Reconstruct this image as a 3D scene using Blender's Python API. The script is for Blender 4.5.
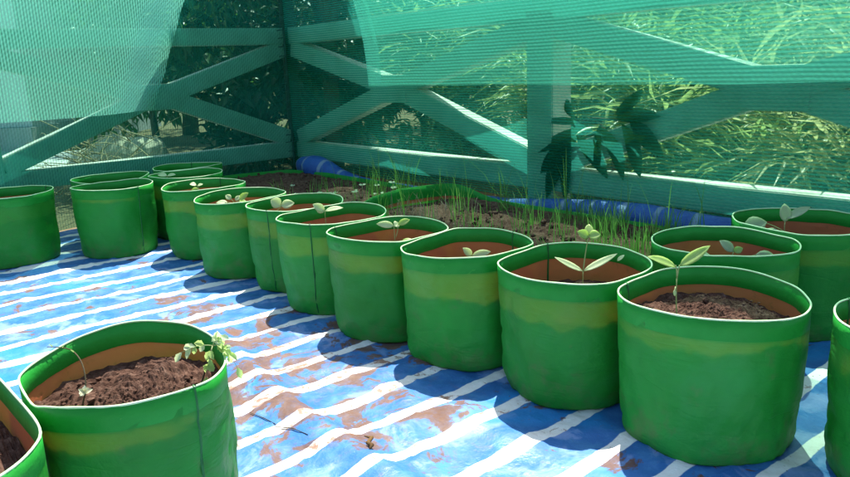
import bpy, bmesh, math, random
import numpy as np
from mathutils import Vector, Matrix, noise

scene = bpy.context.scene
for o in list(bpy.data.objects):
    bpy.data.objects.remove(o)
COL = scene.collection
rad = math.radians

# ------------------------------------------------------------------ camera
EYE = 0.818
cam = bpy.data.cameras.new('camera')
camo = bpy.data.objects.new('camera', cam)
COL.objects.link(camo)
cam.sensor_width = 36.0
cam.lens = 36.0 * 730.38 / 850.0
cam.clip_start = 0.02
cam.clip_end = 400
_p, _r = rad(13.43), rad(-2.42)
ex, eu, fw = Vector((1, 0, 0)), Vector((0, math.sin(_p), math.cos(_p))), Vector((0, math.cos(_p), -math.sin(_p)))
right = ex * math.cos(_r) + eu * math.sin(_r)
up = -ex * math.sin(_r) + eu * math.cos(_r)
camo.matrix_world = Matrix(((right.x, up.x, -fw.x, 0), (right.y, up.y, -fw.y, 0), (right.z, up.z, -fw.z, EYE), (0, 0, 0, 1)))
scene.camera = camo

# ------------------------------------------------------------------ sky and sun
SUN_EL, SUN_AZ = 63.0, 11.0          # azimuth from +Y towards +X
w = bpy.data.worlds.new('World')
scene.world = w
w.use_nodes = True
wn = w.node_tree
bg = wn.nodes['Background']
sky = wn.nodes.new('ShaderNodeTexSky')
sky.sky_type = 'NISHITA'
sky.sun_disc = False
sky.sun_elevation = rad(SUN_EL)
sky.sun_rotation = rad(SUN_AZ)
sky.air_density = 1.0
sky.dust_density = 2.0
wn.links.new(sky.outputs[0], bg.inputs[0])
bg.inputs[1].default_value = 0.13

sl = bpy.data.lights.new('sun', 'SUN')
sl.energy = 5.0
sl.angle = rad(0.53)
sl.color = (1.0, 0.95, 0.86)
so = bpy.data.objects.new('sun', sl)
COL.objects.link(so)
SUN = Vector((math.sin(rad(SUN_AZ)) * math.cos(rad(SUN_EL)), math.cos(rad(SUN_AZ)) * math.cos(rad(SUN_EL)), math.sin(rad(SUN_EL))))
so.rotation_euler = SUN.to_track_quat('Z', 'Y').to_euler()
so.location = SUN * 20

vs = scene.view_settings
vs.view_transform = 'Standard'
vs.look = 'None'
vs.gamma = 1.0
vs.exposure = 1.1
vs.use_curve_mapping = False

# ------------------------------------------------------------------ the fence corner's own axes: s along the right fence, t along the left fence
CORNER = np.array([-0.8445, 4.9413])
_a = rad(-50.85)
RV = np.array([math.cos(_a), math.sin(_a)])
LV = np.array([RV[1], -RV[0]])


def W(s, t, z=0.0):
    p = CORNER + s * RV + t * LV
    return Vector((p[0], p[1], z))


# ------------------------------------------------------------------ helpers
def link(o, parent=None):
    COL.objects.link(o)
    if parent is not None:
        o.parent = parent
    return o


def tag(o, label, cat, group=None, kind=None):
    if label:
        o['label'] = label
    if cat:
        o['category'] = cat
    if group:
        o['group'] = group
    if kind:
        o['kind'] = kind
    return o


def thing(name, loc, label, cat, group=None):
    o = bpy.data.objects.new(name, None)
    o.empty_display_size = 0.05
    o.location = loc
    link(o)
    return tag(o, label, cat, group)


def mesh_obj(name, V, F, mat, parent=None, smooth=True, uv=None):
    me = bpy.data.meshes.new(name)
    me.from_pydata([tuple(v) for v in V], [], [tuple(f) for f in F])
    if uv is not None:
        l = me.uv_layers.new(name='UVMap')
        idx = np.empty(len(me.loops), dtype=np.int32)
        me.loops.foreach_get('vertex_index', idx)
        l.data.foreach_set('uv', np.asarray(uv, dtype=np.float32)[idx].ravel())
    if smooth:
        me.polygons.foreach_set('use_smooth', [True] * len(me.polygons))
    me.update()
    if mat:
        me.materials.append(mat)
    o = bpy.data.objects.new(name, me)
    link(o, parent)
    return o


def tube_geo(pts, radii, n=6, closed=False):
    pts = [Vector(p) for p in pts]
    if not hasattr(radii, '__len__'):
        radii = [radii] * len(pts)
    V, F = [], []
    m = len(pts)
    ref = Vector((0.13, 0.31, 0.94))
    for i, p in enumerate(pts):
        a = pts[(i - 1) % m] if (closed or i > 0) else p
        b = pts[(i + 1) % m] if (closed or i < m - 1) else p
        d = (b - a)
        d = d.normalized() if d.length > 1e-9 else Vector((0, 0, 1))
        u = d.cross(ref)
        if u.length < 1e-3:
            u = d.cross(Vector((1, 0, 0)))
        u.normalize()
        v = d.cross(u)
        for k in range(n):
            t = 2 * math.pi * k / n
            V.append(p + (u * math.cos(t) + v * math.sin(t)) * radii[i])
    for i in range(m if closed else m - 1):
        j = (i + 1) % m
        for k in range(n):
            F.append((i * n + k, i * n + (k + 1) % n, j * n + (k + 1) % n, j * n + k))
    if not closed:
        F.append(tuple(range(n - 1, -1, -1)))
        F.append(tuple(range((m - 1) * n, m * n)))
    return V, F


def join(geos):
    V, F = [], []
    for v, f in geos:
        o = len(V)
        V += list(v)
        F += [tuple(i + o for i in q) for q in f]
    return V, F


def bezier(p0, p1, p2, n=8):
    p0, p1, p2 = Vector(p0), Vector(p1), Vector(p2)
    return [p0 * (1 - t) ** 2 + p1 * 2 * t * (1 - t) + p2 * t * t for t in [i / (n - 1) for i in range(n)]]


# ------------------------------------------------------------------ materials
def new_mat(name):
    m = bpy.data.materials.new(name)
    m.use_nodes = True
    nt = m.node_tree
    return m, nt, nt.nodes['Principled BSDF'], nt.nodes['Material Output']


def nd(nt, typ, **kw):
    n = nt.nodes.new(typ)
    for k, v in kw.items():
        if k.startswith('i_'):
            n.inputs[k[2:].replace('_', ' ')].default_value = v
        else:
            setattr(n, k, v)
    return n


def ln(nt, a, b):
    nt.links.new(a, b)


def ramp(nt, fac, stops, interp='LINEAR'):
    r = nt.nodes.new('ShaderNodeValToRGB')
    r.color_ramp.interpolation = interp
    els = r.color_ramp.elements
    while len(els) < len(stops):
        els.new(0.5)
    for e, (p, c) in zip(els, stops):
        e.position = p
        e.color = (c[0], c[1], c[2], 1) if hasattr(c, '__len__') else (c, c, c, 1)
    ln(nt, fac, r.inputs[0])
    return r.outputs[0]


def math_n(nt, op, a, b=None, clamp=False):
    n = nt.nodes.new('ShaderNodeMath')
    n.operation = op
    n.use_clamp = clamp
    for i, v in enumerate((a, b)):
        if v is None:
            continue
        if hasattr(v, 'is_linked') or hasattr(v, 'links'):
            ln(nt, v, n.inputs[i])
        else:
            n.inputs[i].default_value = v
    return n.outputs[0]


def mixc(nt, fac, a, b, blend='MIX'):
    n = nt.nodes.new('ShaderNodeMix')
    n.data_type = 'RGBA'
    n.blend_type = blend
    for sock, v in ((n.inputs[0], fac), (n.inputs[6], a), (n.inputs[7], b)):
        if hasattr(v, 'links'):
            ln(nt, v, sock)
        elif hasattr(v, '__len__'):
            sock.default_value = (v[0], v[1], v[2], 1)
        else:
            sock.default_value = v
    return n.outputs[2]


def noise_n(nt, vec, scale, detail=4, rough=0.55, dist=0.0):
    n = nt.nodes.new('ShaderNodeTexNoise')
    n.inputs['Scale'].default_value = scale
    n.inputs['Detail'].default_value = detail
    n.inputs['Roughness'].default_value = rough
    n.inputs['Distortion'].default_value = dist
    if vec is not None:
        ln(nt, vec, n.inputs['Vector'])
    return n.outputs[0]


def bump(nt, height, bsdf, strength=0.3, dist=0.01):
    b = nt.nodes.new('ShaderNodeBump')
    b.inputs['Strength'].default_value = strength
    b.inputs['Distance'].default_value = dist
    ln(nt, height, b.inputs['Height'])
    ln(nt, b.outputs[0], bsdf.inputs['Normal'])
    return b.outputs[0]


def geo_pos(nt):
    return nt.nodes.new('ShaderNodeNewGeometry').outputs['Position']


def obj_co(nt):
    return nt.nodes.new('ShaderNodeTexCoord').outputs['Object']


def translucent_mat(name, col_a, col_b, tcol, fac, rough=0.45, spec=0.4, nscale=9.0, bstr=0.15, bscale=40, bdist=0.004, speck=None, randomise=False):
    m, nt, b, out = new_mat(name)
    co = obj_co(nt)
    n1 = noise_n(nt, co, nscale, 5, 0.6)
    src = ramp(nt, n1, [(0.3, col_a), (0.7, col_b)])
    if randomise:
        oi = nt.nodes.new('ShaderNodeObjectInfo')
        h = nt.nodes.new('ShaderNodeHueSaturation')
        ln(nt, src, h.inputs['Color'])
        ln(nt, math_n(nt, 'ADD', math_n(nt, 'MULTIPLY', oi.outputs['Random'], 0.3), 0.85), h.inputs['Value'])
        ln(nt, math_n(nt, 'ADD', math_n(nt, 'MULTIPLY', oi.outputs['Random'], 0.02), 0.49), h.inputs['Hue'])
        src = h.outputs[0]
    if speck:
        n2 = noise_n(nt, co, speck[0], 6, 0.7)
        src = mixc(nt, ramp(nt, n2, [(speck[1], 0), (speck[1] + 0.12, speck[3])]), src, speck[2])
    ln(nt, src, b.inputs['Base Color'])
    b.inputs['Roughness'].default_value = rough
    b.inputs['Specular IOR Level'].default_value = spec
    if hasattr(bscale, '__len__'):
        mp = nt.nodes.new('ShaderNodeMapping')
        mp.inputs['Scale'].default_value = bscale
        ln(nt, co, mp.inputs['Vector'])
        n3 = math_n(nt, 'ADD', noise_n(nt, mp.outputs[0], 1.0, 5, 0.6, 1.2), noise_n(nt, co, 24, 4, 0.6))
    else:
        n3 = noise_n(nt, co, bscale, 4, 0.6)
    bump(nt, n3, b, bstr, bdist)
    tr = nd(nt, 'ShaderNodeBsdfTranslucent')
    tr.inputs[0].default_value = (*tcol, 1)
    mx = nd(nt, 'ShaderNodeMixShader')
    mx.inputs[0].default_value = fac
    ln(nt, b.outputs[0], mx.inputs[1])
    ln(nt, tr.outputs[0], mx.inputs[2])
    ln(nt, mx.outputs[0], out.inputs[0])
    return m


def plain_mat(name, col_a, col_b, nscale=8.0, rough=0.7, spec=0.3, bstr=0.3, bscale=30, bdist=0.005):
    m, nt, b, out = new_mat(name)
    co = obj_co(nt)
    ln(nt, ramp(nt, noise_n(nt, co, nscale, 6, 0.6), [(0.3, col_a), (0.7, col_b)]), b.inputs['Base Color'])
    b.inputs['Roughness'].default_value = rough
    b.inputs['Specular IOR Level'].default_value = spec
    bump(nt, noise_n(nt, co, bscale, 6, 0.65), b, bstr, bdist)
    return m


MAT = {}
def bag_mat():
    m, nt, b, out = new_mat('bag_green')
    co = obj_co(nt)
    oi = nt.nodes.new('ShaderNodeObjectInfo')
    off = nt.nodes.new('ShaderNodeVectorMath')
    off.operation = 'ADD'
    ln(nt, co, off.inputs[0])
    rv = nt.nodes.new('ShaderNodeCombineXYZ')
    for k in range(3):
        ln(nt, math_n(nt, 'MULTIPLY', oi.outputs['Random'], 7.0 + 5 * k), rv.inputs[k])
    ln(nt, rv.outputs[0], off.inputs[1])
    c = off.outputs[0]
    col = ramp(nt, noise_n(nt, c, 6, 5, 0.6), [(0.3, (0.012, 0.255, 0.026)), (0.7, (0.020, 0.35, 0.045))])
    fade = ramp(nt, noise_n(nt, c, 4.5, 6, 0.65, 0.8), [(0.50, 0.0), (0.72, 0.55)])
    col = mixc(nt, fade, col, (0.045, 0.37, 0.09))
    # dust and mud splashes that thin out upwards
    sep = nt.nodes.new('ShaderNodeSeparateXYZ')
    ln(nt, co, sep.inputs[0])
    low = ramp(nt, math_n(nt, 'MULTIPLY', sep.outputs[2], 3.0), [(0.0, 0.17), (0.35, 0.03), (1.0, 0.0)])
    dust = ramp(nt, math_n(nt, 'ADD', noise_n(nt, c, 17, 7, 0.72), low), [(0.60, 0.0), (0.75, 0.45)])
    col = mixc(nt, dust, col, (0.14, 0.17, 0.07))
    h = nt.nodes.new('ShaderNodeHueSaturation')
    ln(nt, col, h.inputs['Color'])
    ln(nt, math_n(nt, 'ADD', math_n(nt, 'MULTIPLY', oi.outputs['Random'], 0.22), 0.9), h.inputs['Value'])
    ln(nt, h.outputs[0], b.inputs['Base Color'])
    ln(nt, ramp(nt, noise_n(nt, c, 12, 4, 0.6), [(0.3, 0.40), (0.7, 0.58)]), b.inputs['Roughness'])
    b.inputs['Specular IOR Level'].default_value = 0.30
    # creases: long shallow ones round the bag, short sharp ones at random, and the weave
    mp = nt.nodes.new('ShaderNodeMapping')
    mp.inputs['Scale'].default_value = (5, 5, 21)
    ln(nt, c, mp.inputs['Vector'])
    n1 = noise_n(nt, mp.outputs[0], 1.0, 3, 0.5, 0.9)
    cr1 = ramp(nt, math_n(nt, 'ABSOLUTE', math_n(nt, 'SUBTRACT', n1, 0.5)), [(0.0, 0.0), (0.07, 1.0)])
    n2 = noise_n(nt, c, 11, 3, 0.5, 1.3)
    cr2 = ramp(nt, math_n(nt, 'ABSOLUTE', math_n(nt, 'SUBTRACT', n2, 0.5)), [(0.0, 0.0), (0.05, 1.0)])
    hh = math_n(nt, 'ADD', math_n(nt, 'MULTIPLY', cr1, 0.16), math_n(nt, 'MULTIPLY', cr2, 0.07))
    hh = math_n(nt, 'ADD', hh, math_n(nt, 'MULTIPLY', noise_n(nt, c, 20, 5, 0.6), 1.3))
    bn = bump(nt, hh, b, 0.55, 0.006)
    tr = nd(nt, 'ShaderNodeBsdfTranslucent')
    tr.inputs[0].default_value = (0.23, 0.56, 0.07, 1)
    mx = nd(nt, 'ShaderNodeMixShader')
    mx.inputs[0].default_value = 0.27
    ln(nt, b.outputs[0], mx.inputs[1])
    ln(nt, tr.outputs[0], mx.inputs[2])
    ln(nt, mx.outputs[0], out.inputs[0])
    return m


MAT['wall'] = bag_mat()
MAT['hem'] = translucent_mat('hem_green', (0.012, 0.245, 0.024), (0.020, 0.325, 0.04), (0.06, 0.4, 0.03), 0.12, 0.5, 0.25, 9, 0.5, 30, 0.005)
MAT['edge'] = plain_mat('rim_edge_pale', (0.42, 0.66, 0.34), (0.60, 0.78, 0.50), 40, 0.5, 0.4, 0.1, 60, 0.001)
MAT['lining'] = translucent_mat('lining_brown', (0.76, 0.19, 0.085), (0.84, 0.25, 0.12), (1.0, 0.34, 0.14), 0.42, 0.6, 0.25, 8, 0.4, 26, 0.006,
                                speck=(30, 0.60, (0.22, 0.08, 0.045), 0.75))
MAT['seam'] = plain_mat('seam_dark_green', (0.006, 0.10, 0.02), (0.01, 0.16, 0.03), 30, 0.5, 0.3, 0.3, 120, 0.002)


def soil_mat():
    m, nt, b, out = new_mat('soil')
    co = geo_pos(nt)
    n = noise_n(nt, co, 55, 8, 0.75)
    n2 = noise_n(nt, co, 9, 4, 0.6)
    c = ramp(nt, n, [(0.3, (0.04, 0.020, 0.013)), (0.50, (0.13, 0.068, 0.046)), (0.64, (0.25, 0.15, 0.108)), (0.78, (0.42, 0.30, 0.235))])
    c = mixc(nt, ramp(nt, n2, [(0.35, 0.0), (0.7, 0.55)]), c, (0.06, 0.027, 0.018))
    ln(nt, c, b.inputs['Base Color'])
    b.inputs['Roughness'].default_value = 0.95
    b.inputs['Specular IOR Level'].default_value = 0.15
    bump(nt, noise_n(nt, co, 160, 8, 0.8), b, 0.9, 0.006)
    return m


MAT['soil'] = soil_mat()

STRIPES = [.80, .98, 1.14, 1.33, 1.51, 1.70, 1.85, 2.0, 2.18, 2.32, 2.48, 2.63, 2.79, 2.93, 3.07, 3.23, 3.385]
_k = np.polyfit(STRIPES, np.arange(len(STRIPES)), 2)


def tarp_mat():
    """blue sheet with printed white stripes across the s axis; the UV map holds (s, t) in metres"""
    m, nt, b, out = new_mat('striped_tarpaulin')
    uvn = nt.nodes.new('ShaderNodeUVMap')
    sep = nt.nodes.new('ShaderNodeSeparateXYZ')
    ln(nt, uvn.outputs[0], sep.inputs[0])
    uv = uvn.outputs[0]
    wob = noise_n(nt, uv, 3.0, 3, 0.5)
    s = math_n(nt, 'ADD', sep.outputs[0], math_n(nt, 'MULTIPLY', math_n(nt, 'SUBTRACT', wob, 0.5), 0.05))
    fine = noise_n(nt, uv, 60, 3, 0.6)
    s = math_n(nt, 'ADD', s, math_n(nt, 'MULTIPLY', math_n(nt, 'SUBTRACT', fine, 0.5), 0.004))
    idx = math_n(nt, 'ADD', math_n(nt, 'ADD', math_n(nt, 'MULTIPLY', math_n(nt, 'MULTIPLY', s, s), float(_k[0])), math_n(nt, 'MULTIPLY', s, float(_k[1]))), float(_k[2]))
    fr = math_n(nt, 'ABSOLUTE', math_n(nt, 'SUBTRACT', math_n(nt, 'FRACT', math_n(nt, 'ADD', idx, 0.5)), 0.5))
    wn_ = noise_n(nt, uv, 1.7, 2, 0.5)
    width = math_n(nt, 'ADD', math_n(nt, 'MULTIPLY', math_n(nt, 'SUBTRACT', wn_, 0.5), 0.14), 0.138)
    stripe = math_n(nt, 'MULTIPLY', math_n(nt, 'SUBTRACT', width, fr), 60.0, True)
    # blue, lightly bleached and scuffed
    n1 = noise_n(nt, uv, 5.5, 5, 0.62, 0.6)
    n2 = noise_n(nt, uv, 14, 5, 0.65, 0.4)
    blue = ramp(nt, n2, [(0.25, (0.020, 0.11, 0.33)), (0.5, (0.036, 0.155, 0.42)), (0.75, (0.075, 0.24, 0.50))])
    pale = ramp(nt, n1, [(0.54, 0.0), (0.60, 0.5), (0.72, 0.8)])
    blue = mixc(nt, pale, blue, (0.27, 0.38, 0.66))
    n5 = noise_n(nt, uv, 2.6, 3, 0.5, 0.5)
    cyan = ramp(nt, n5, [(0.60, 0.0), (0.66, 0.8)])
    blue = mixc(nt, cyan, blue, (0.02, 0.22, 0.54))
    white = mixc(nt, ramp(nt, noise_n(nt, uv, 25, 5, 0.7), [(0.35, 0.5), (0.6, 0.0)]), (0.86, 0.86, 0.84), (0.72, 0.66, 0.60))
    c = mixc(nt, stripe, blue, white)
    # mud: thin films on the blue, rusty blotches on the white, thick in the walked middle
    vt = nt.nodes.new('ShaderNodeVectorMath')
    vt.operation = 'SUBTRACT'
    ln(nt, uv, vt.inputs[0])
    vt.inputs[1].default_value = (2.62, 1.62, 0)
    vs_ = nt.nodes.new('ShaderNodeVectorMath')
    vs_.operation = 'MULTIPLY'
    ln(nt, vt.outputs[0], vs_.inputs[0])
    vs_.inputs[1].default_value = (0.8, 1.25, 0)
    vl = nt.nodes.new('ShaderNodeVectorMath')
    vl.operation = 'LENGTH'
    ln(nt, vs_.outputs[0], vl.inputs[0])
    area = ramp(nt, vl.outputs['Value'], [(0.0, 0.115), (0.35, 0.085), (0.75, -0.02), (1.0, -0.05)])
    n3 = noise_n(nt, uv, 6.6, 8, 0.64, 0.7)
    mud = ramp(nt, math_n(nt, 'ADD', n3, area), [(0.588, 0.0), (0.615, 0.88), (0.74, 0.97)])
    mudcol = ramp(nt, noise_n(nt, uv, 18, 5, 0.65), [(0.3, (0.10, 0.040, 0.013)), (0.55, (0.15, 0.070, 0.028)), (0.75, (0.21, 0.13, 0.075))])
    mud = math_n(nt, 'MULTIPLY', mud, ramp(nt, noise_n(nt, uv, 33, 5, 0.7), [(0.25, 0.72), (0.5, 1.0)]))
    onblue = mixc(nt, math_n(nt, 'MULTIPLY', mud, math_n(nt, 'SUBTRACT', 1.0, math_n(nt, 'MULTIPLY', stripe, 0.86))), c, mudcol)
    n4 = noise_n(nt, uv, 21, 6, 0.7, 0.6)
    rust = ramp(nt, math_n(nt, 'ADD', n4, area), [(0.615, 0.0), (0.68, 0.85)])
    rust = math_n(nt, 'MULTIPLY', rust, math_n(nt, 'ADD', math_n(nt, 'MULTIPLY', stripe, 0.8), 0.2))
    c = mixc(nt, rust, onblue, (0.24, 0.085, 0.028))
    # specks of grit
    vo = nt.nodes.new('ShaderNodeTexVoronoi')
    vo.inputs['Scale'].default_value = 38
    ln(nt, uv, vo.inputs['Vector'])
    grit = math_n(nt, 'MULTIPLY', ramp(nt, vo.outputs['Distance'], [(0.055, 1.0), (0.10, 0.0)]), ramp(nt, noise_n(nt, uv, 6, 2, 0.5), [(0.5, 0), (0.6, 0.9)]))
    c = mixc(nt, grit, c, (0.16, 0.07, 0.035))
    ln(nt, c, b.inputs['Base Color'])
    b.inputs['Roughness'].default_value = 0.42
    ln(nt, ramp(nt, n3, [(0.4, 0.36), (0.62, 0.75)]), b.inputs['Roughness'])
    b.inputs['Specular IOR Level'].default_value = 0.35
    hb = math_n(nt, 'ADD', noise_n(nt, uv, 45, 6, 0.65), math_n(nt, 'MULTIPLY', noise_n(nt, uv, 11, 4, 0.6, 1.5), 2.0))
    bump(nt, hb, b, 0.35, 0.006)
    return m


MAT['tarp'] = tarp_mat()
def roll_mat():
    m, nt, b, out = new_mat('rolled_tarpaulin')
    uvn = nt.nodes.new('ShaderNodeUVMap')
    sep = nt.nodes.new('ShaderNodeSeparateXYZ')
    ln(nt, uvn.outputs[0], sep.inputs[0])
    s = math_n(nt, 'ADD', sep.outputs[0], math_n(nt, 'MULTIPLY', noise_n(nt, uvn.outputs[0], 9, 4, 0.6), 0.03))
    fr = math_n(nt, 'ABSOLUTE', math_n(nt, 'SUBTRACT', math_n(nt, 'FRACT', math_n(nt, 'MULTIPLY', s, 1 / 0.155)), 0.5))
    st = math_n(nt, 'MULTIPLY', math_n(nt, 'SUBTRACT', 0.09, fr), 25.0, True)
    blue = ramp(nt, noise_n(nt, uvn.outputs[0], 12, 5, 0.6), [(0.3, (0.010, 0.06, 0.27)), (0.7, (0.018, 0.12, 0.40))])
    pale = ramp(nt, noise_n(nt, uvn.outputs[0], 30, 5, 0.7), [(0.3, (0.10, 0.20, 0.34)), (0.7, (0.34, 0.42, 0.46))])
    ln(nt, mixc(nt, math_n(nt, 'MULTIPLY', st, 0.75), blue, pale), b.inputs['Base Color'])
    b.inputs['Roughness'].default_value = 0.5
    bump(nt, noise_n(nt, uvn.outputs[0], 30, 5, 0.65, 1.0), b, 0.5, 0.01)
    return m


MAT['roll'] = roll_mat()
MAT['paint'] = plain_mat('railing_paint', (0.56, 0.55, 0.49), (0.80, 0.79, 0.75), 7, 0.6, 0.3, 0.25, 25, 0.004)


def net_mat(name, rib_axis, period, cover, amp, dcol, tcol, tfac, tint, cross=0.35):
    m, nt, b, out = new_mat(name)
    nt.nodes.remove(b)
    uvn = nt.nodes.new('ShaderNodeUVMap').outputs[0]
    sep = nt.nodes.new('ShaderNodeSeparateXYZ')
    ln(nt, uvn, sep.inputs[0])
    a, c = (sep.outputs[1], sep.outputs[0]) if rib_axis == 'h' else (sep.outputs[0], sep.outputs[1])
    wv = noise_n(nt, uvn, 2.2, 3, 0.5)
    a = math_n(nt, 'ADD', a, math_n(nt, 'MULTIPLY', wv, 0.012))
    rib = math_n(nt, 'SINE', math_n(nt, 'MULTIPLY', a, 2 * math.pi / period))
    zig = math_n(nt, 'SINE', math_n(nt, 'ADD', math_n(nt, 'MULTIPLY', c, 2 * math.pi / (period * 1.7)), math_n(nt, 'MULTIPLY', a, math.pi / period)))
    pat = math_n(nt, 'ADD', math_n(nt, 'MULTIPLY', rib, 1.0 - cross), math_n(nt, 'MULTIPLY', zig, cross))
    nz = noise_n(nt, uvn, 90, 2, 0.6)
    pat = math_n(nt, 'ADD', pat, math_n(nt, 'MULTIPLY', math_n(nt, 'SUBTRACT', nz, 0.5), 1.2))
    big = noise_n(nt, uvn, 1.6, 3, 0.5)
    cov = math_n(nt, 'ADD', math_n(nt, 'MULTIPLY', pat, amp), math_n(nt, 'ADD', math_n(nt, 'MULTIPLY', math_n(nt, 'SUBTRACT', big, 0.5), 0.14), cover), True)
    df = nd(nt, 'ShaderNodeBsdfDiffuse')
    df.inputs[0].default_value = (*dcol, 1)
    tr = nd(nt, 'ShaderNodeBsdfTranslucent')
    tr.inputs[0].default_value = (*tcol, 1)
    th = nd(nt, 'ShaderNodeMixShader')
    th.inputs[0].default_value = tfac
    ln(nt, df.outputs[0], th.inputs[1])
    ln(nt, tr.outputs[0], th.inputs[2])
    tp = nd(nt, 'ShaderNodeBsdfTransparent')
    tp.inputs[0].default_value = (*tint, 1)
    mx = nd(nt, 'ShaderNodeMixShader')
    ln(nt, cov, mx.inputs[0])
    ln(nt, tp.outputs[0], mx.inputs[1])
    ln(nt, th.outputs[0], mx.inputs[2])
    ln(nt, mx.outputs[0], out.inputs[0])
    return m


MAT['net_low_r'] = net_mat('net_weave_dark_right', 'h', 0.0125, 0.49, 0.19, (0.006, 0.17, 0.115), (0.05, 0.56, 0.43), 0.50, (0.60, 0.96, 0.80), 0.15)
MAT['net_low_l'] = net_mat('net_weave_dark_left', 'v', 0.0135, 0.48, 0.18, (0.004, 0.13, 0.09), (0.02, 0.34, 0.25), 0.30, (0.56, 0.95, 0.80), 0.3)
MAT['net_up_r'] = net_mat('net_veil_right', 'h', 0.0125, 0.40, 0.21, (0.02, 0.24, 0.19), (0.22, 0.80, 0.68), 0.85, (0.86, 1.0, 0.95), 0.15)  # pale translucent weave that stands for the sunlit veil, right side
MAT['net_up_l'] = net_mat('net_veil_left', 'v', 0.0135, 0.50, 0.32, (0.07, 0.38, 0.32), (0.52, 1.0, 0.90), 0.92, (0.90, 1.0, 0.97), 0.25)  # same veil weave for the left side, brighter
MAT['lace'] = plain_mat('lacing_cord', (0.005, 0.05, 0.03), (0.01, 0.10, 0.07), 30, 0.8, 0.2)
MAT['pole'] = plain_mat('dark_pole', (0.015, 0.03, 0.02), (0.03, 0.05, 0.035), 12, 0.8, 0.2)
MAT['leaf_pale'] = translucent_mat('seedling_leaf_pale', (0.50, 0.64, 0.38), (0.62, 0.72, 0.50), (0.78, 0.90, 0.50), 0.5, 0.5, 0.4, 60, 0.2, 160, 0.001)
MAT['leaf_lime'] = translucent_mat('seedling_leaf_lime', (0.32, 0.50, 0.14), (0.46, 0.60, 0.25), (0.66, 0.86, 0.28), 0.5, 0.45, 0.4, 60, 0.2, 160, 0.001)
MAT['leaf_grey'] = translucent_mat('seedling_leaf_grey', (0.38, 0.50, 0.30), (0.50, 0.60, 0.40), (0.60, 0.76, 0.40), 0.45, 0.5, 0.4, 60, 0.2, 160, 0.001)
MAT['stem'] = translucent_mat('seedling_stem', (0.30, 0.40, 0.16), (0.42, 0.50, 0.24), (0.4, 0.5, 0.2), 0.25, 0.5, 0.4, 30, 0.1, 60, 0.001)
MAT['stem_dark'] = plain_mat('dry_stem', (0.05, 0.04, 0.025), (0.10, 0.08, 0.04), 40, 0.8, 0.2)
MAT['grass'] = translucent_mat('grass_blade', (0.05, 0.17, 0.03), (0.13, 0.30, 0.06), (0.25, 0.55, 0.10), 0.4, 0.5, 0.4, 20, 0.0)
MAT['straw'] = plain_mat('straw', (0.35, 0.27, 0.14), (0.55, 0.46, 0.30), 30, 0.8, 0.2)
MAT['bark'] = plain_mat('bark', (0.06, 0.045, 0.03), (0.14, 0.11, 0.08), 14, 0.9, 0.2, 0.6, 40, 0.01)
MAT['cane_leaf'] = translucent_mat('cane_leaf', (0.08, 0.15, 0.035), (0.30, 0.38, 0.14), (0.52, 0.64, 0.24), 0.45, 0.35, 0.5, 4, 0.0)
MAT['cane_leaf_dry'] = translucent_mat('cane_leaf_yellow', (0.24, 0.25, 0.08), (0.54, 0.52, 0.30), (0.74, 0.72, 0.36), 0.46, 0.4, 0.5, 4, 0.0)
MAT['cane_stem'] = plain_mat('cane_stem', (0.14, 0.18, 0.05), (0.26, 0.28, 0.10), 9, 0.5, 0.4)
MAT['tree_leaf'] = translucent_mat('tree_leaf', (0.02, 0.06, 0.012), (0.06, 0.13, 0.025), (0.14, 0.30, 0.05), 0.3, 0.35, 0.5, 3, 0.0)
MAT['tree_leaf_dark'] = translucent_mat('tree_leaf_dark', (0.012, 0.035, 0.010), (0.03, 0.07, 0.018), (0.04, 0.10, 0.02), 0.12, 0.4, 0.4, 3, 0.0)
MAT['net_leaf'] = translucent_mat('broad_dark_leaf', (0.012, 0.05, 0.012), (0.025, 0.08, 0.018), (0.05, 0.17, 0.03), 0.25, 0.6, 0.15, 12, 0.0)
MAT['plaster'] = plain_mat('pale_plaster', (0.76, 0.76, 0.76), (0.84, 0.84, 0.83), 1.3, 0.85, 0.2, 0.3, 12, 0.01)
MAT['concrete'] = plain_mat('grey_concrete', (0.46, 0.46, 0.46), (0.60, 0.60, 0.59), 2.0, 0.9, 0.2, 0.4, 15, 0.01)
MAT['cream'] = plain_mat('cream_stone', (0.48, 0.42, 0.31), (0.66, 0.60, 0.48), 4.0, 0.9, 0.2, 0.5, 15, 0.02)
MAT['glass'] = plain_mat('window_glass', (0.02, 0.03, 0.035), (0.04, 0.05, 0.06), 2, 0.1, 0.6, 0.0)
MAT['ground'] = plain_mat('earth_ground', (0.10, 0.085, 0.045), (0.22, 0.17, 0.10), 0.9, 0.95, 0.1, 0.6, 6, 0.05)
MAT['debris'] = plain_mat('dead_leaf', (0.06, 0.03, 0.012), (0.16, 0.09, 0.03), 30, 0.8, 0.2)
MAT['petal'] = translucent_mat('bud_cream', (0.62, 0.62, 0.42), (0.74, 0.74, 0.55), (0.6, 0.6, 0.3), 0.3, 0.6, 0.3, 60, 0.0)

# ------------------------------------------------------------------ ground
def make_ground():
    V = [(-150, -150, -0.03), (150, -150, -0.03), (150, 150, -0.03), (-150, 150, -0.03)]
    o = mesh_obj('ground', V, [(0, 1, 2, 3)], MAT['ground'], None, False)
    o['kind'] = 'structure'


make_ground()


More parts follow.
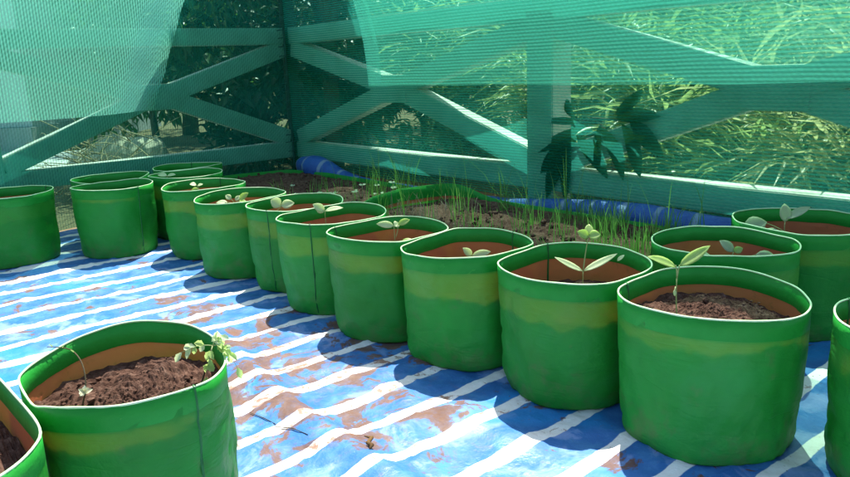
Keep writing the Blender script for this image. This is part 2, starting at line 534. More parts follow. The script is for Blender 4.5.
# ------------------------------------------------------------------ tarpaulin over the floor
def ridge(s, t):
    z = 0.0
    # the long fold that crosses the stripes in front of the row
    c = 1.615 + 0.06 * math.sin((s - 2.2) * 2.1) + 0.05 * (s - 2.7)
    env = 1 / (1 + math.exp(-(s - 2.28) * 12)) * (1 - 1 / (1 + math.exp(-(s - 3.5) * 10)))
    d = (t - c) / (0.062 if t > c else 0.03)
    z += 0.024 * math.exp(-d * d) * env
    c2 = 1.42 + 0.04 * math.sin(s * 3.0)
    d = (t - c2) / 0.05
    z += 0.006 * math.exp(-d * d) * (1 / (1 + math.exp(-(s - 2.7) * 8)))
    # a crease that runs slantwise across the fold
    q = (t - 1.83) - 0.55 * (s - 2.83)
    z += 0.007 * math.exp(-(q / 0.012) ** 2) * math.exp(-((s - 2.92) / 0.16) ** 2)
    return z


def tarp_z(s, t):
    p = Vector((s * 3.1, t * 2.3, 0.0))
    z = 0.005 * (noise.noise(p) + 0.5)
    q = Vector((s * 7.0 + 3, t * 4.2, 1.7))
    r1 = 1 - abs(noise.noise(q)) * 2.0
    z += 0.0062 * max(0, r1) ** 6
    q = Vector((s * 5.0 - 7, t * 11.0, 4.1))
    r2 = 1 - abs(noise.noise(q)) * 2.0
    z += 0.0055 * max(0, r2) ** 7
    z += 0.0012 * noise.noise(Vector((s * 24, t * 24, 2)))
    return z + ridge(s, t)


def make_tarp():
    s0, s1, t0, t1 = 0.06, 5.2, 0.06, 3.4
    ns, nt_ = 340, 220
    V, UV = [], []
    for i in range(ns + 1):
        s = s0 + (s1 - s0) * i / ns
        for j in range(nt_ + 1):
            t = t0 + (t1 - t0) * j / nt_
            V.append(W(s, t, tarp_z(s, t)))
            UV.append((s, t))
    F = [(i * (nt_ + 1) + j, (i + 1) * (nt_ + 1) + j, (i + 1) * (nt_ + 1) + j + 1, i * (nt_ + 1) + j + 1) for i in range(ns) for j in range(nt_)]
    o = mesh_obj('tarpaulin', V, F, MAT['tarp'], None, True, UV)
    tag(o, 'blue tarpaulin with white stripes and mud stains spread over the floor', 'tarpaulin')
    # its rolled edge against the right fence
    n, m = 160, 18
    V, F, UV = [], [], []
    for i in range(n + 1):
        s = 0.22 + (3.18 - 0.22) * i / n
        r = 0.050 + 0.010 * noise.noise(Vector((s * 2.3, 0, 5))) + 0.006 * math.sin(s * 1.9)
        cz = 0.212 - 0.075 / (1 + math.exp(-(s - 0.62) * 14)) + 0.075 / (1 + math.exp(-(s - 2.2) * 9)) + 0.012 * noise.noise(Vector((s * 1.4, 3, 1)))
        ct = 0.075 + 0.01 * noise.noise(Vector((s * 1.2, 8, 1)))
        if s < 0.75:
            r += 0.025 * math.exp(-((s - 0.42) / 0.14) ** 2)
            cz += 0.005 * math.exp(-((s - 0.42) / 0.14) ** 2)
            ct += 0.03 * math.exp(-((s - 0.42) / 0.14) ** 2)
        for k in range(m):
            a = 2 * math.pi * k / m
            rr = r * (1 + 0.10 * noise.noise(Vector((s * 6, math.cos(a) * 1.2, math.sin(a) * 1.2))))
            V.append(W(s, ct + rr * math.cos(a), cz + rr * math.sin(a)))
            UV.append((s, 0.3 + 0.05 * a))
    for i in range(n):
        for k in range(m):
            F.append((i * m + k, i * m + (k + 1) % m, (i + 1) * m + (k + 1) % m, (i + 1) * m + k))
    F.append(tuple(range(m - 1, -1, -1)))
    F.append(tuple(range(n * m, n * m + m)))
    o = mesh_obj('tarpaulin_roll', V, F, MAT['roll'], None, True, UV)
    tag(o, 'rolled blue tarpaulin with white bands along the foot of the right net', 'tarpaulin roll')
    # the ledge that the roll lies on
    bm_box('ledge', (0.1, 4.3), (0.02, 0.13), (-0.02, 0.075), MAT['concrete'], None)
    o = bpy.data.objects['ledge']
    tag(o, 'low concrete ledge under the rolled tarpaulin', 'ledge')


def bm_box(name, sr, tr, zr, mat, parent, bev=0.004):
    """box whose sides run along the fence axes"""
    bm = bmesh.new()
    vs_ = [bm.verts.new(W(s, t, z)) for s in sr for t in tr for z in zr]
    for f in ((0, 1, 3, 2), (4, 6, 7, 5), (0, 4, 5, 1), (2, 3, 7, 6), (0, 2, 6, 4), (1, 5, 7, 3)):
        bm.faces.new([vs_[i] for i in f])
    bmesh.ops.recalc_face_normals(bm, faces=bm.faces)
    if bev:
        bmesh.ops.bevel(bm, geom=list(bm.edges), offset=bev, segments=2, affect='EDGES')
    me = bpy.data.meshes.new(name)
    bm.to_mesh(me)
    bm.free()
    me.materials.append(mat)
    return link(bpy.data.objects.new(name, me), parent)


make_tarp()


# ------------------------------------------------------------------ railings behind the nets
def beam(name, axis, a0, z0, a1, z1, width, front, back, parent, trim=True):
    """straight member in the fence plane from (a0,z0) to (a1,z1); front/back are distances across the fence"""
    d = Vector((a1 - a0, z1 - z0))
    L = d.length
    d /= L
    n = Vector((-d.y, d.x)) * (width / 2)
    bm = bmesh.new()
    vv = []
    for (p, q) in ((a0, z0), (a1, z1)):
        for sg in (-1, 1):
            for t in (front, back):
                a, z = p + n.x * sg, q + n.y * sg
                vv.append(bm.verts.new(W(a, t, z) if axis == 's' else W(t, a, z)))
    for f in ((0, 1, 3, 2), (4, 6, 7, 5), (0, 4, 5, 1), (2, 3, 7, 6), (0, 2, 6, 4), (1, 5, 7, 3)):
        bm.faces.new([vv[i] for i in f])
    bmesh.ops.recalc_face_normals(bm, faces=bm.faces)
    bmesh.ops.bevel(bm, geom=list(bm.edges), offset=0.005, segments=2, affect='EDGES')
    me = bpy.data.meshes.new(name)
    bm.to_mesh(me)
    bm.free()
    me.materials.append(MAT['paint'])
    return link(bpy.data.objects.new(name, me), parent)


ZT0, ZT1, ZB0, ZB1 = 0.982, 1.083, 0.245, 0.347


def railing(axis, panels, posts, label):
    root = thing('railing', (0, 0, 0), label, 'railing')
    lo = min(p[0] for p in panels) - 0.02
    hi = max(p[2] for p in panels) + 0.02
    beam('top_rail', axis, lo, (ZT0 + ZT1) / 2, hi, (ZT0 + ZT1) / 2, ZT1 - ZT0, 0.0, -0.10, root)
    beam('bottom_rail', axis, lo, (ZB0 + ZB1) / 2, hi, (ZB0 + ZB1) / 2, ZB1 - ZB0, -0.002, -0.102, root)
    for (a, b) in posts:
        beam('post', axis, (a + b) / 2, -0.03, (a + b) / 2, 1.098, b - a, 0.004, -0.125, root)
    for (a, h, b) in panels:
        beam('hub', axis, h - 0.12, 0.692, h + 0.12, 0.692, 0.150, -0.004, -0.098, root)
        for (e, k) in ((a, -1), (b, 1)):
            beam('brace', axis, e, 0.955, h + k * 0.085, 0.712, 0.105, -0.007, -0.094, root)
            beam('brace', axis, e, 0.372, h + k * 0.085, 0.672, 0.105, -0.010, -0.091, root)
    return root


railing('s', [(0.02, 1.10, 2.10), (2.25, 3.20, 4.25)], [(2.10, 2.25), (4.25, 4.40)], 'white painted railing with crossed braces behind the right green net')
railing('t', [(0.02, 0.88, 1.74), (1.88, 2.72, 3.5)], [(1.74, 1.88)], 'white painted railing with crossed braces behind the left green net')

# corner post and its lacing
V, F = tube_geo([W(-0.03, -0.03, -0.03), W(-0.032, -0.03, 1.4), W(-0.03, -0.034, 2.78)], [0.05, 0.048, 0.045], 10)
o = mesh_obj('corner_pole', V, F, MAT['pole'])
tag(o, 'dark upright pole in the corner where both nets meet', 'pole')


# ------------------------------------------------------------------ nets
def net(name, axis, off, a0, a1, z0, z1, mat, label, edge_wave, ph, belly=0.0, edge=None):
    na, nz = 120, 40
    V, UV = [], []
    for i in range(na + 1):
        a = a0 + (a1 - a0) * i / na
        aa = a
        for j in range(nz + 1):
            v = j / nz
            a = aa
            zb = z0 + edge_wave * (noise.noise(Vector((a * 1.6, ph, 0))) + 0.3 * noise.noise(Vector((a * 6, ph, 3))))
            z = zb + (z1 - zb) * v
            e0 = edge(z) + 0.012 * noise.noise(Vector((z * 9, ph, 2))) if edge else a0
            a = e0 + (a1 - e0) * i / na
            t = off + 0.010 * noise.noise(Vector((a * 1.3, z * 1.9, ph))) + 0.003 * math.sin(a * 9 + z * 4 + ph)
            near = 1.0 if edge else min(1.0, (a - a0) / 0.25)
            t = off * 0.6 + (t - off * 0.6) * near
            e = min(1.0, max(0.0, (a - e0) / 0.35))
            k = 1.0 - min(1.0, max(0.0, (z - 1.5) / (NET_TOP - 1.5)))
            t += belly * e * e * (3 - 2 * e) * k * k * (3 - 2 * k)
            V.append(W(a, t, z) if axis == 's' else W(t, a, z))
            UV.append((a, z))
    F = [(i * (nz + 1) + j, (i + 1) * (nz + 1) + j, (i + 1) * (nz + 1) + j + 1, i * (nz + 1) + j + 1) for i in range(na) for j in range(nz)]
    o = mesh_obj(name, V, F, mat, None, True, UV)
    tag(o, label, 'shade net')
    return o


NET_TOP = 2.75
n1 = net('shade_net', 's', 0.034, 0.0, 4.35, 0.20, NET_TOP, MAT['net_low_r'], 'dark green shade net stretched along the right fence down to the blue roll', 0.02, 1.0)
n2 = net('shade_net', 't', 0.034, 0.0, 3.3, 0.015, NET_TOP, MAT['net_low_l'], 'dark green shade net stretched along the left fence down to the floor', 0.02, 5.0)
n3 = net('shade_net', 's', 0.056, 0.0, 4.35, 0.725, NET_TOP, MAT['net_up_r'], 'pale teal second net layer added as the sunlit veil over the upper right fence', 0.006, 9.0, 0.30, lambda z: 1.06 - 0.11 * max(0.0, (z - 0.73) / 0.45) ** 2.0)  # extra layer added so the upper net shows a sunlit veil
n4 = net('shade_net', 't', 0.056, 0.0, 3.3, 0.625, NET_TOP, MAT['net_up_l'], 'bright pale teal second net layer added as the sunlit veil over the upper left fence', 0.006, 12.0, 0.26, lambda z: 0.95 - 0.42 * (z - 0.6))  # added veil layer of the left side


def lacing():
    V, F = tube_geo([W(0.045, 0.045, z) for z in np.linspace(0.15, 2.7, 30)], 0.009, 6)
    o = mesh_obj('corner_lacing', V, F, MAT['lace'])
    tag(o, 'dark cord lacing the two nets together in the corner', 'cord')
    rnd = random.Random(4)
    z = 0.2
    while z < 2.6:
        z += 0.042 + rnd.random() * 0.02
        pts = [W(0.035, 0.075 + rnd.random() * 0.02, z), W(0.062, 0.062, z + 0.004), W(0.085 + rnd.random() * 0.03, 0.062, z + 0.006)]
        V, F = tube_geo(pts, 0.0028, 5)
        mesh_obj('stitch', V, F, MAT['lace'], o)


lacing()
# top wires that carry the nets
for ax, ln_ in (('s', 4.35), ('t', 3.3)):
    pts = [W(a, 0.045, NET_TOP - 0.02 + 0.003 * math.sin(a * 2)) if ax == 's' else W(0.045, a, NET_TOP - 0.02) for a in np.linspace(0, ln_, 24)]
    V, F = tube_geo(pts, 0.004, 5)
    o = mesh_obj('wire', V, F, MAT['lace'])
    tag(o, 'thin wire carrying the top of the %s net' % ('right' if ax == 's' else 'left'), 'wire')


# ------------------------------------------------------------------ grow bags
BAGS = {
    # key: x, y, scale, height, soil depth, seam angle (world degrees), seed
    'A': (-1.905, 3.33, 1.00, 0.318, 0.10, 60, 1),
    'B': (-1.464, 3.425, 0.96, 0.318, 0.045, 328, 2),
    'B0': (-1.60, 3.74, 0.98, 0.312, 0.10, 200, 3),
    'C0': (-1.31, 4.08, 0.97, 0.312, 0.09, 100, 4),
    'C': (-1.216, 3.745, 0.99, 0.316, 0.10, 200, 5),
    'D': (-1.01, 3.339, 0.97, 0.314, 0.09, 80, 6),
    'E': (-0.763, 3.0, 0.98, 0.312, 0.095, 20, 7),
    'F': (-0.492, 2.777, 0.98, 0.314, 0.10, 244, 8),
    'G': (-0.322, 2.513, 1.00, 0.314, 0.10, 254, 9),
    'H': (-0.115, 2.232, 0.985, 0.314, 0.085, 158, 10),
    'I': (0.118, 2.006, 0.99, 0.314, 0.105, 38, 11),
    'J': (0.368, 1.755, 1.0, 0.316, 0.095, 100, 12),
    'K': (0.606, 1.481, 0.995, 0.314, 0.058, 152, 13),
    'L': (0.808, 1.908, 0.985, 0.314, 0.095, 150, 14),
    'M': (1.115, 2.11, 1.02, 0.316, 0.085, 152, 15),
    'N': (0.945, 1.25, 0.98, 0.312, 0.09, 120, 16),
    'O': (-0.549, 1.231, 0.965, 0.308, 0.062, 326, 17),
    'P': (-0.80, 1.005, 1.06, 0.305, 0.09, 250, 18),
}
LABEL = {
    'A': 'shaded green grow bag cut by the left photo edge, beside the left net',
    'B': 'green grow bag with pale band, second from left, alone in front of another bag',
    'B0': 'green grow bag mostly hidden behind the second bag from the left',
    'C0': 'farthest green grow bag, only its rim showing against the left net',
    'C': 'dark green grow bag with one grey leaf at its rim, behind the long row',
    'D': 'green grow bag at the far end of the long row, tiny seedling inside',
    'E': 'second green grow bag from the far end of the long row',
    'F': 'third green grow bag from the far end of the long row, big white leaf',
    'G': 'fourth bag of the long row, dark seam down its front',
    'H': 'fifth bag of the long row, white two-leaved sprout inside',
    'I': 'sixth bag of the long row, two tiny leaves on soil',
    'J': 'seventh bag of the long row, tall seedling with a crinkled top leaf',
    'K': 'large near green grow bag with crumbly soil at the end of the long row',
    'L': 'shaded green grow bag behind the large near one, several grey leaves',
    'M': 'shaded green grow bag against the right net with round grey leaves',
    'N': 'green grow bag cut by the right photo edge in front',
    'O': 'near green grow bag at lower left full of sunlit soil with wilting plant',
    'P': 'squashed green grow bag in the lower left corner of the photo',
}
R0 = 0.19
BASE_POS = {k: Vector((v[0], v[1])) for k, v in BAGS.items()}
BAGFN = {}


def bag_shape(key):
    x, y, sc, H, dep, seam, seed = BAGS[key]
    rnd = random.Random(seed * 77)
    a2, p2 = rnd.uniform(0.01, 0.03), rnd.uniform(0, 6.28)
    a3, p3 = rnd.uniform(0.008, 0.02), rnd.uniform(0, 6.28)
    a5, p5 = rnd.uniform(0.002, 0.006), rnd.uniform(0, 6.28)
    h1, q1 = rnd.uniform(0.001, 0.004), rnd.uniform(0, 6.28)
    h2, q2 = rnd.uniform(0.002, 0.0045), rnd.uniform(0, 6.28)
    if key == 'O':
        a2, p2, h2, q2 = 0.03, rad(-60), 0.007, rad(100)
    if key == 'K':
        h2 = 0.004
    cen = BASE_POS[key]
    R = R0 * sc
    neigh = [(BASE_POS[k], BAGS[k][2]) for k in BAGS if k != key and (BASE_POS[k] - cen).length < 0.40 * 1.05]

    def fn(th, v, off=0.0):
        """v: 0 floor .. 1 rim; off: distance inwards from the outer face"""
        prof = 0.0
        z = v * H
        if z < 0.05:
            prof = 0.045 * ((0.05 - z) / 0.05) ** 2.2
        taper = 0.945 + 0.055 * v
        taper += 0.012 * math.sin(v * 3.1)
        r = R * (taper - prof)
        sh = 0.35 + 0.65 * v
        r *= 1 + sh * (a2 * math.cos(2 * (th - p2)) + a3 * math.cos(3 * (th - p3)) + a5 * math.cos(5 * (th - p5)))
        c, s = math.cos(th), math.sin(th)
        nz = noise.noise(Vector((c * 1.6 + seed, s * 1.6, z * 7)))
        r += 0.008 * nz * (1 - 0.35 * v)
        cr = 1 - abs(noise.noise(Vector((c * 2.4 + seed * 3, s * 2.4, z * 12 + th * 0.8)))) * 2
        r -= 0.007 * max(0, cr) ** 6 * (1 - v ** 3)
        # sag ripple low down, where the soil pushes the sheet out
        r += 0.0025 * math.sin(z * 60 + 3 * nz + seed) * (1 - v) ** 2
        p = Vector((c * r, s * r))
        if key == 'P':
            u = Vector((-0.6, 0.8))
            n = Vector((0.8, 0.6))
            p = u * (p.dot(u) * 1.45) + n * (p.dot(n) * 0.98)
        q = cen + p
        for (oc, osc) in neigh:
            n = (oc - cen)
            L = n.length
            n = n / L
            mid = cen + n * (L * 0.5)
            d = (q - mid).dot(n) + 0.0035
            if d > -0.02:
                d2 = -0.02 + 0.02 * (1 - math.exp(-(d + 0.02) / 0.02))
                q = q - n * (d - d2)
        if off:
            rr = (q - cen)
            q = q - rr.normalized() * off
        hz = H + h1 * math.cos(th - q1) + h2 * math.cos(2 * (th - q2)) + 0.0025 * noise.noise(Vector((c * 2.5, s * 2.5, seed)))
        if key == 'O':
            hz += 0.010 * math.exp(-(((th - rad(112) + math.pi) % (2 * math.pi) - math.pi) / 0.8) ** 2)
            hz -= 0.014 * math.exp(-(((th - rad(228) + math.pi) % (2 * math.pi) - math.pi) / 0.32) ** 2)
        lean = 0.0
        return Vector((q.x - cen.x, q.y - cen.y, z * hz / H + 0.006))
    return fn


def make_bag(key):
    x, y, sc, H, dep, seam, seed = BAGS[key]
    root = thing('grow_bag', (x, y, 0), LABEL[key], 'grow bag', 'round green grow bags')
    fn = bag_shape(key)
    BAGFN[key] = fn
    near = key in ('O', 'K', 'P', 'N', 'J')
    n = 96 if near else 72
    TH = [2 * math.pi * i / n for i in range(n)]

    def shell(levels, off):
        V = [fn(th, v, off) for v in levels for th in TH]
        F = [(j * n + i, j * n + (i + 1) % n, (j + 1) * n + (i + 1) % n, (j + 1) * n + i) for j in range(len(levels) - 1) for i in range(n)]
        return V, F
    lv = [0, 0.015, 0.04, 0.08, 0.13] + [0.13 + 0.86 * k / 18 for k in range(1, 19)]
    V, F = shell(lv, 0.0)
    V.append(Vector((0, 0, 0.006)))
    F += [(len(V) - 1, (i + 1) % n, i) for i in range(n)]
    mesh_obj('wall', V, F, MAT['wall'], root)
    hv = 0.042 / H
    sv = (H - dep) / H
    lv = [max(0.05, sv - 0.12) + (1 - hv * 0.75 - max(0.05, sv - 0.12)) * k / 14 for k in range(15)]
    V, F = shell(lv, 0.0042)
    mesh_obj('lining', V, [f[::-1] for f in F], MAT['lining'], root)
    # folded hem: outside, over the rim, inside
    lv = [1 - hv, 1 - hv * 0.97, 1 - hv * 0.5, 1.0]
    Vo, Fo = shell(lv, -0.0004)
    Vo[:n] = [fn(th, 1 - hv, 0.0003) for th in TH]
    Vi, Fi = shell([1.0, 1 - hv * 0.5, 1 - hv * 0.97, 1 - hv], 0.0058)
    Vi[-n:] = [fn(th, 1 - hv, 0.0046) for th in TH]
    Vi[:n] = [fn(th, 1.0, 0.0022) for th in TH]
    V = Vo + Vi
    k = len(lv)
    F = Fo + [tuple(i + n * k for i in f) for f in Fi] + [((k - 1) * n + i, (k - 1) * n + (i + 1) % n, k * n + (i + 1) % n, k * n + i) for i in range(n)]
    hem = mesh_obj('hem', V, F, MAT['hem'], root)
    ring = [fn(th, 1.0, 0.0014) + Vector((0, 0, 0.0004)) for th in TH]
    V, F = tube_geo(ring, [0.0021 + 0.0004 * noise.noise(Vector((i * 0.4, seed, 0))) for i in range(n)], 8, True)
    mesh_obj('rim_edge', V, F, MAT['edge'], hem)
    # sewn seam: up the outside, over the rim and a little down the inside
    th0 = rad(seam)
    dth = 0.0030 / (R0 * sc)
    path = [(v, -0.0022) for v in np.linspace(0.03, 0.99, 16)] + [(1.014, 0.002)] + [(v, 0.0075) for v in np.linspace(0.99, 1 - hv * 2.6, 6)]
    V, F = [], []
    for i, (v, off) in enumerate(path):
        wob = 0.012 * noise.noise(Vector((v * 4, seed, 1)))
        for q, oo in ((-1, 0.0030), (-0.35, 0), (0.35, 0), (1, 0.0030)):
            V.append(fn(th0 + q * dth + wob, v, off + (oo if off < 0 else -oo)))
    for i in range(len(path) - 1):
        for q in range(3):
            F.append((i * 4 + q, i * 4 + q + 1, (i + 1) * 4 + q + 1, (i + 1) * 4 + q))
    mesh_obj('seam', V, F, MAT['seam'], root)
    # soil
    soil(key, root, fn, H - dep, H, n, near, seed)
    return root


def soil_h(seed, x, y, amp):
    p = Vector((x * 9 + seed * 5, y * 9, seed))
    z = 0.010 * noise.noise(p) + 0.008 * noise.noise(p * 2.7) + 0.006 * abs(noise.noise(p * 6.5)) + 0.004 * noise.noise(p * 15)
    d, _ = noise.voronoi(Vector((x * 60 + seed, y * 60, 0)))
    z += 0.007 * max(0, 0.55 - d[0]) + 0.003 * noise.noise(p * 40)
    return z * amp


def soil(key, root, fn, zs, H, n, near, seed):
    rings = 64 if near else 24
    amp = 1.3 if near else 1.0
    V = []
    for i in range(1, rings + 1):
        f = i / rings
        for k in range(n):
            e = fn(2 * math.pi * k / n, zs / H, 0.0050)
            x, y = e.x * f, e.y * f
            z = zs + soil_h(seed, x, y, amp)
            if key == 'O':
                z += 0.022 * math.exp(-(((x - 0.03) / 0.09) ** 2 + ((y - 0.09) / 0.05) ** 2)) - 0.035 * math.exp(-(((x - 0.15) / 0.05) ** 2 + ((y - 0.02) / 0.06) ** 2)) - 0.012 * max(0, -x * 4)
            if key == 'K':
                z += 0.028 * math.exp(-(((x - 0.02) / 0.08) ** 2 + ((y + 0.02) / 0.09) ** 2)) - 0.02 * max(0, (x - 0.08) * 6)
            V.append(Vector((x, y, z)))
    F = [(j * n + i, (j + 1) * n + i, (j + 1) * n + (i + 1) % n, j * n + (i + 1) % n) for j in range(rings - 1) for i in range(n)]
    F = [f[::-1] for f in F]
    F = [f[::-1] for f in F]
    V.append(Vector((0, 0, zs + soil_h(seed, 0, 0, amp))))
    F += [(len(V) - 1, i, (i + 1) % n) for i in range(n)]
    geos = [(V, F)]
    rnd = random.Random(seed)
    for q in range(330 if near else 60):
        th, rr = rnd.uniform(0, 6.28), math.sqrt(rnd.random()) * 0.86
        e = fn(th, zs / H, 0.006) * rr
        s = rnd.uniform(0.0012, 0.0038) if rnd.random() < 0.93 else rnd.uniform(0.005, 0.009)
        if not near:
            s *= 1.2
        j = min(range(0, len(V) - 1, 1), key=lambda i: (V[i].x - e.x) ** 2 + (V[i].y - e.y) ** 2) if near and q < 60 else None
        z = V[j].z if j is not None else zs + soil_h(seed, e.x, e.y, amp)
        geos.append(clod(Vector((e.x, e.y, z + s * 0.3)), s, rnd))
    V, F = join(geos)
    mesh_obj('soil', V, F, MAT['soil'], root, False)


_ico = None


def clod(c, s, rnd):
    global _ico
    if _ico is None:
        bm = bmesh.new()
        bmesh.ops.create_icosphere(bm, subdivisions=1, radius=1.0)
        bm.verts.index_update()
        _ico = ([v.co.copy() for v in bm.verts], [tuple(v.index for v in f.verts) for f in bm.faces])
        bm.free()
    V = [c + Vector((v.x * rnd.uniform(0.5, 1.4), v.y * rnd.uniform(0.5, 1.4), v.z * rnd.uniform(0.4, 1.1))) * s for v in _ico[0]]
    return V, _ico[1]


for k in BAGS:
    make_bag(k)


# ------------------------------------------------------------------ long planting beds between the row and the right net
def make_bed(s0, s1, t0, t1, H, zs, label, seed, rim, soil_amp=1.5):
    root = thing('grow_bed', W((s0 + s1) / 2, (t0 + t1) / 2, 0), label, 'grow bed', 'long low grow beds')
    org = Vector(root.location)
    cs, ct, hs, ht = (s0 + s1) / 2, (t0 + t1) / 2, (s1 - s0) / 2, (t1 - t0) / 2
    n = 120

    def outline(u, z, off):
        a = 2 * math.pi * u
        c, s = math.cos(a), math.sin(a)
        e = 0.28
        x = math.copysign(abs(c) ** e, c) * (hs - off)
        y = math.copysign(abs(s) ** e, s) * (ht - off)
        wv = 0.012 * noise.noise(Vector((x * 4 + seed, y * 4, z * 5)))
        return cs + x * (1 + wv), ct + y * (1 + wv)

    def P(u, v, off):
        z = v * H
        s, t = outline(u, z, off)
        z *= rim(s, t) / H
        z += v * (0.014 * noise.noise(Vector((s * 2.6 + seed, t * 2.6, 0))))
        return W(s, t, z + 0.006) - org

    def shell(levels, off):
        V = [P(i / n, v, off) for v in levels for i in range(n)]
        F = [(j * n + i, j * n + (i + 1) % n, (j + 1) * n + (i + 1) % n, (j + 1) * n + i) for j in range(len(levels) - 1) for i in range(n)]
        return V, F
    V, F = shell(list(np.linspace(0, 0.99, 8)), 0.0)
    mesh_obj('wall', V, F, MAT['wall'], root)
    V, F = shell(list(np.linspace(zs / H - 0.15, 0.9, 5)), 0.004)
    mesh_obj('lining', V, [f[::-1] for f in F], MAT['lining'], root)
    hv = 0.045 / H
    Vo, Fo = shell([1 - hv, 1 - hv / 2, 1], -0.0016)
    Vi, Fi = shell([1, 1 - hv / 2, 1 - hv], 0.0065)
    F = Fo + [tuple(i + 3 * n for i in f) for f in Fi] + [(2 * n + i, 2 * n + (i + 1) % n, 3 * n + (i + 1) % n, 3 * n + i) for i in range(n)]
    hem = mesh_obj('hem', Vo + Vi, F, MAT['hem'], root)
    V, F = tube_geo([P(i / n, 1, 0.0024) for i in range(n)], 0.003, 6, True)
    mesh_obj('rim_edge', V, F, MAT['hem'], hem)
    V = []
    rings = 40
    for j in range(1, rings + 1):
        for i in range(n):
            s, t = outline(i / n, zs, 0.008)
            s = cs + (s - cs) * j / rings
            t = ct + (t - ct) * j / rings
            V.append(W(s, t, zs + soil_h(seed, s, t, soil_amp) + 0.012 * noise.noise(Vector((s * 3, t * 3, seed)))) - org)
    F = [(j * n + i, (j + 1) * n + i, (j + 1) * n + (i + 1) % n, j * n + (i + 1) % n) for j in range(rings - 1) for i in range(n)]
    V.append(W(cs, ct, zs) - org)
    F += [(len(V) - 1, i, (i + 1) % n) for i in range(n)]
    geos = [(V, F)]
    rnd = random.Random(seed)
    for q in range(260):
        s, t = rnd.uniform(s0 + .05, s1 - .05), rnd.uniform(t0 + .05, t1 - .05)
        geos.append(clod(W(s, t, zs + soil_h(seed, s, t, soil_amp) + 0.004) - org, rnd.choice((0.004, 0.006, 0.007, 0.012)), rnd))
    V, F = join(geos)
    mesh_obj('soil', V, F, MAT['soil'], root)
    return root


make_bed(0.20, 1.74, 0.16, 0.86, 0.20, 0.188, 'long shaded planting bed in the net corner with white-leaved sprouts', 31, lambda s, t: 0.200)
make_bed(1.80, 3.16, 0.16, 0.86, 0.22, 0.195, 'long green planting bed with grassy sprouts behind the row, rim folded up', 32,
         lambda s, t: 0.200 + 0.065 * math.exp(-((s - 1.8) / 0.16) ** 2) * (1 if t < 0.62 else max(0, 1 - (t - 0.62) / 0.22)))


def grass(s0, s1, t0, t1, z0, count, hr, seed, label, mat, wid=0.0022):
    rnd = random.Random(seed)
    V, F = [], []
    clumps = [(rnd.uniform(s0, s1), rnd.uniform(t0, t1)) for _ in range(max(3, count // 9))]
    for q in range(count):
        cs, ct = rnd.choice(clumps)
        s, t = min(s1, max(s0, cs + rnd.gauss(0, 0.025))), min(t1, max(t0, ct + rnd.gauss(0, 0.025)))
        h = rnd.uniform(*hr) * (1 if rnd.random() < 0.88 else 1.7)
        b = W(s, t, z0)
        az = rnd.uniform(0, 6.28)
        d = Vector((math.cos(az), math.sin(az), 0))
        bend = rnd.uniform(0.05, 0.5) * h * (1.6 if rnd.random() < 0.15 else 0.8)
        pts = bezier(b, b + Vector((0, 0, h * 0.7)) + d * bend * 0.15, b + d * bend + Vector((0, 0, h * rnd.uniform(0.75, 1.0))), 5)
        side = Vector((-d.y, d.x, 0)) if rnd.random() < 0.5 else Vector((rnd.uniform(-1, 1), rnd.uniform(-1, 1), 0)).normalized()
        o = len(V)
        w0 = wid * rnd.uniform(0.7, 1.3)
        for i, p in enumerate(pts):
            ww = w0 * (1 - (i / 4) ** 1.5 * 0.9)
            V += [p - side * ww, p + side * ww]
        for i in range(4):
            F.append((o + 2 * i, o + 2 * i + 1, o + 2 * i + 3, o + 2 * i + 2))
    o = mesh_obj('grass', V, F, mat, None)
    tag(o, label, 'grass', None, 'stuff')


grass(1.88, 3.1, 0.2, 0.82, 0.19, 330, (0.03, 0.12), 3, 'thin green grassy sprouts growing in the long bed behind the row', MAT['grass'], 0.0017)
grass(2.45, 3.12, 0.2, 0.60, 0.19, 260, (0.06, 0.16), 4, 'upright onion-like sprouts at the right end of the long bed', MAT['grass'], 0.0019)
grass(1.05, 1.72, 0.2, 0.8, 0.185, 220, (0.03, 0.13), 5, 'sparse grass blades at the near end of the shaded bed', MAT['grass'], 0.0016)
grass(1.84, 2.2, 0.3, 0.72, 0.19, 110, (0.04, 0.10), 6, 'dry straw-coloured blades by the folded rim of the long bed', MAT['straw'], 0.0015)
grass(1.5, 2.6, 0.25, 0.7, 0.19, 130, (0.12, 0.25), 7, 'few long arching grass blades rising above the beds', MAT['grass'], 0.0016)


# ------------------------------------------------------------------ leaves and seedlings
def leaf_geo(a, b, width, droop=0.15, cup=0.25, facing=Vector((0, -0.45, 1)), n=7, lobes=0.0, shape=0.9):
    """a leaf blade from a to b: pointed oval, cupped along the midrib"""
    a, b = Vector(a), Vector(b)
    d = b - a
    L = d.length
    d.normalize()
    side = d.cross(facing)
    if side.length < 1e-4:
        side = d.cross(Vector((1, 0, 0)))
    side.normalize()
    nrm = side.cross(d).normalized()
    V, F = [], []
    for i in range(n):
        t = i / (n - 1)
        wv = math.sin(math.pi * min(1, t ** shape)) ** 0.75 * width / 2
        if lobes:
            wv *= 1 + lobes * math.sin(t * 19)
        c = a + d * (L * t) + nrm * (-droop * L * (t * t) + droop * L * 0.3 * t)
        wv = max(wv, 0.0004)
        V += [c - side * wv + nrm * (cup * wv), c - side * wv * 0.5 + nrm * (cup * wv * 0.35), c, c + side * wv * 0.5 + nrm * (cup * wv * 0.35), c + side * wv + nrm * (cup * wv)]
    for i in range(n - 1):
        for k in range(4):
            F.append((i * 5 + k, i * 5 + k + 1, (i + 1) * 5 + k + 1, (i + 1) * 5 + k))
    return V, F


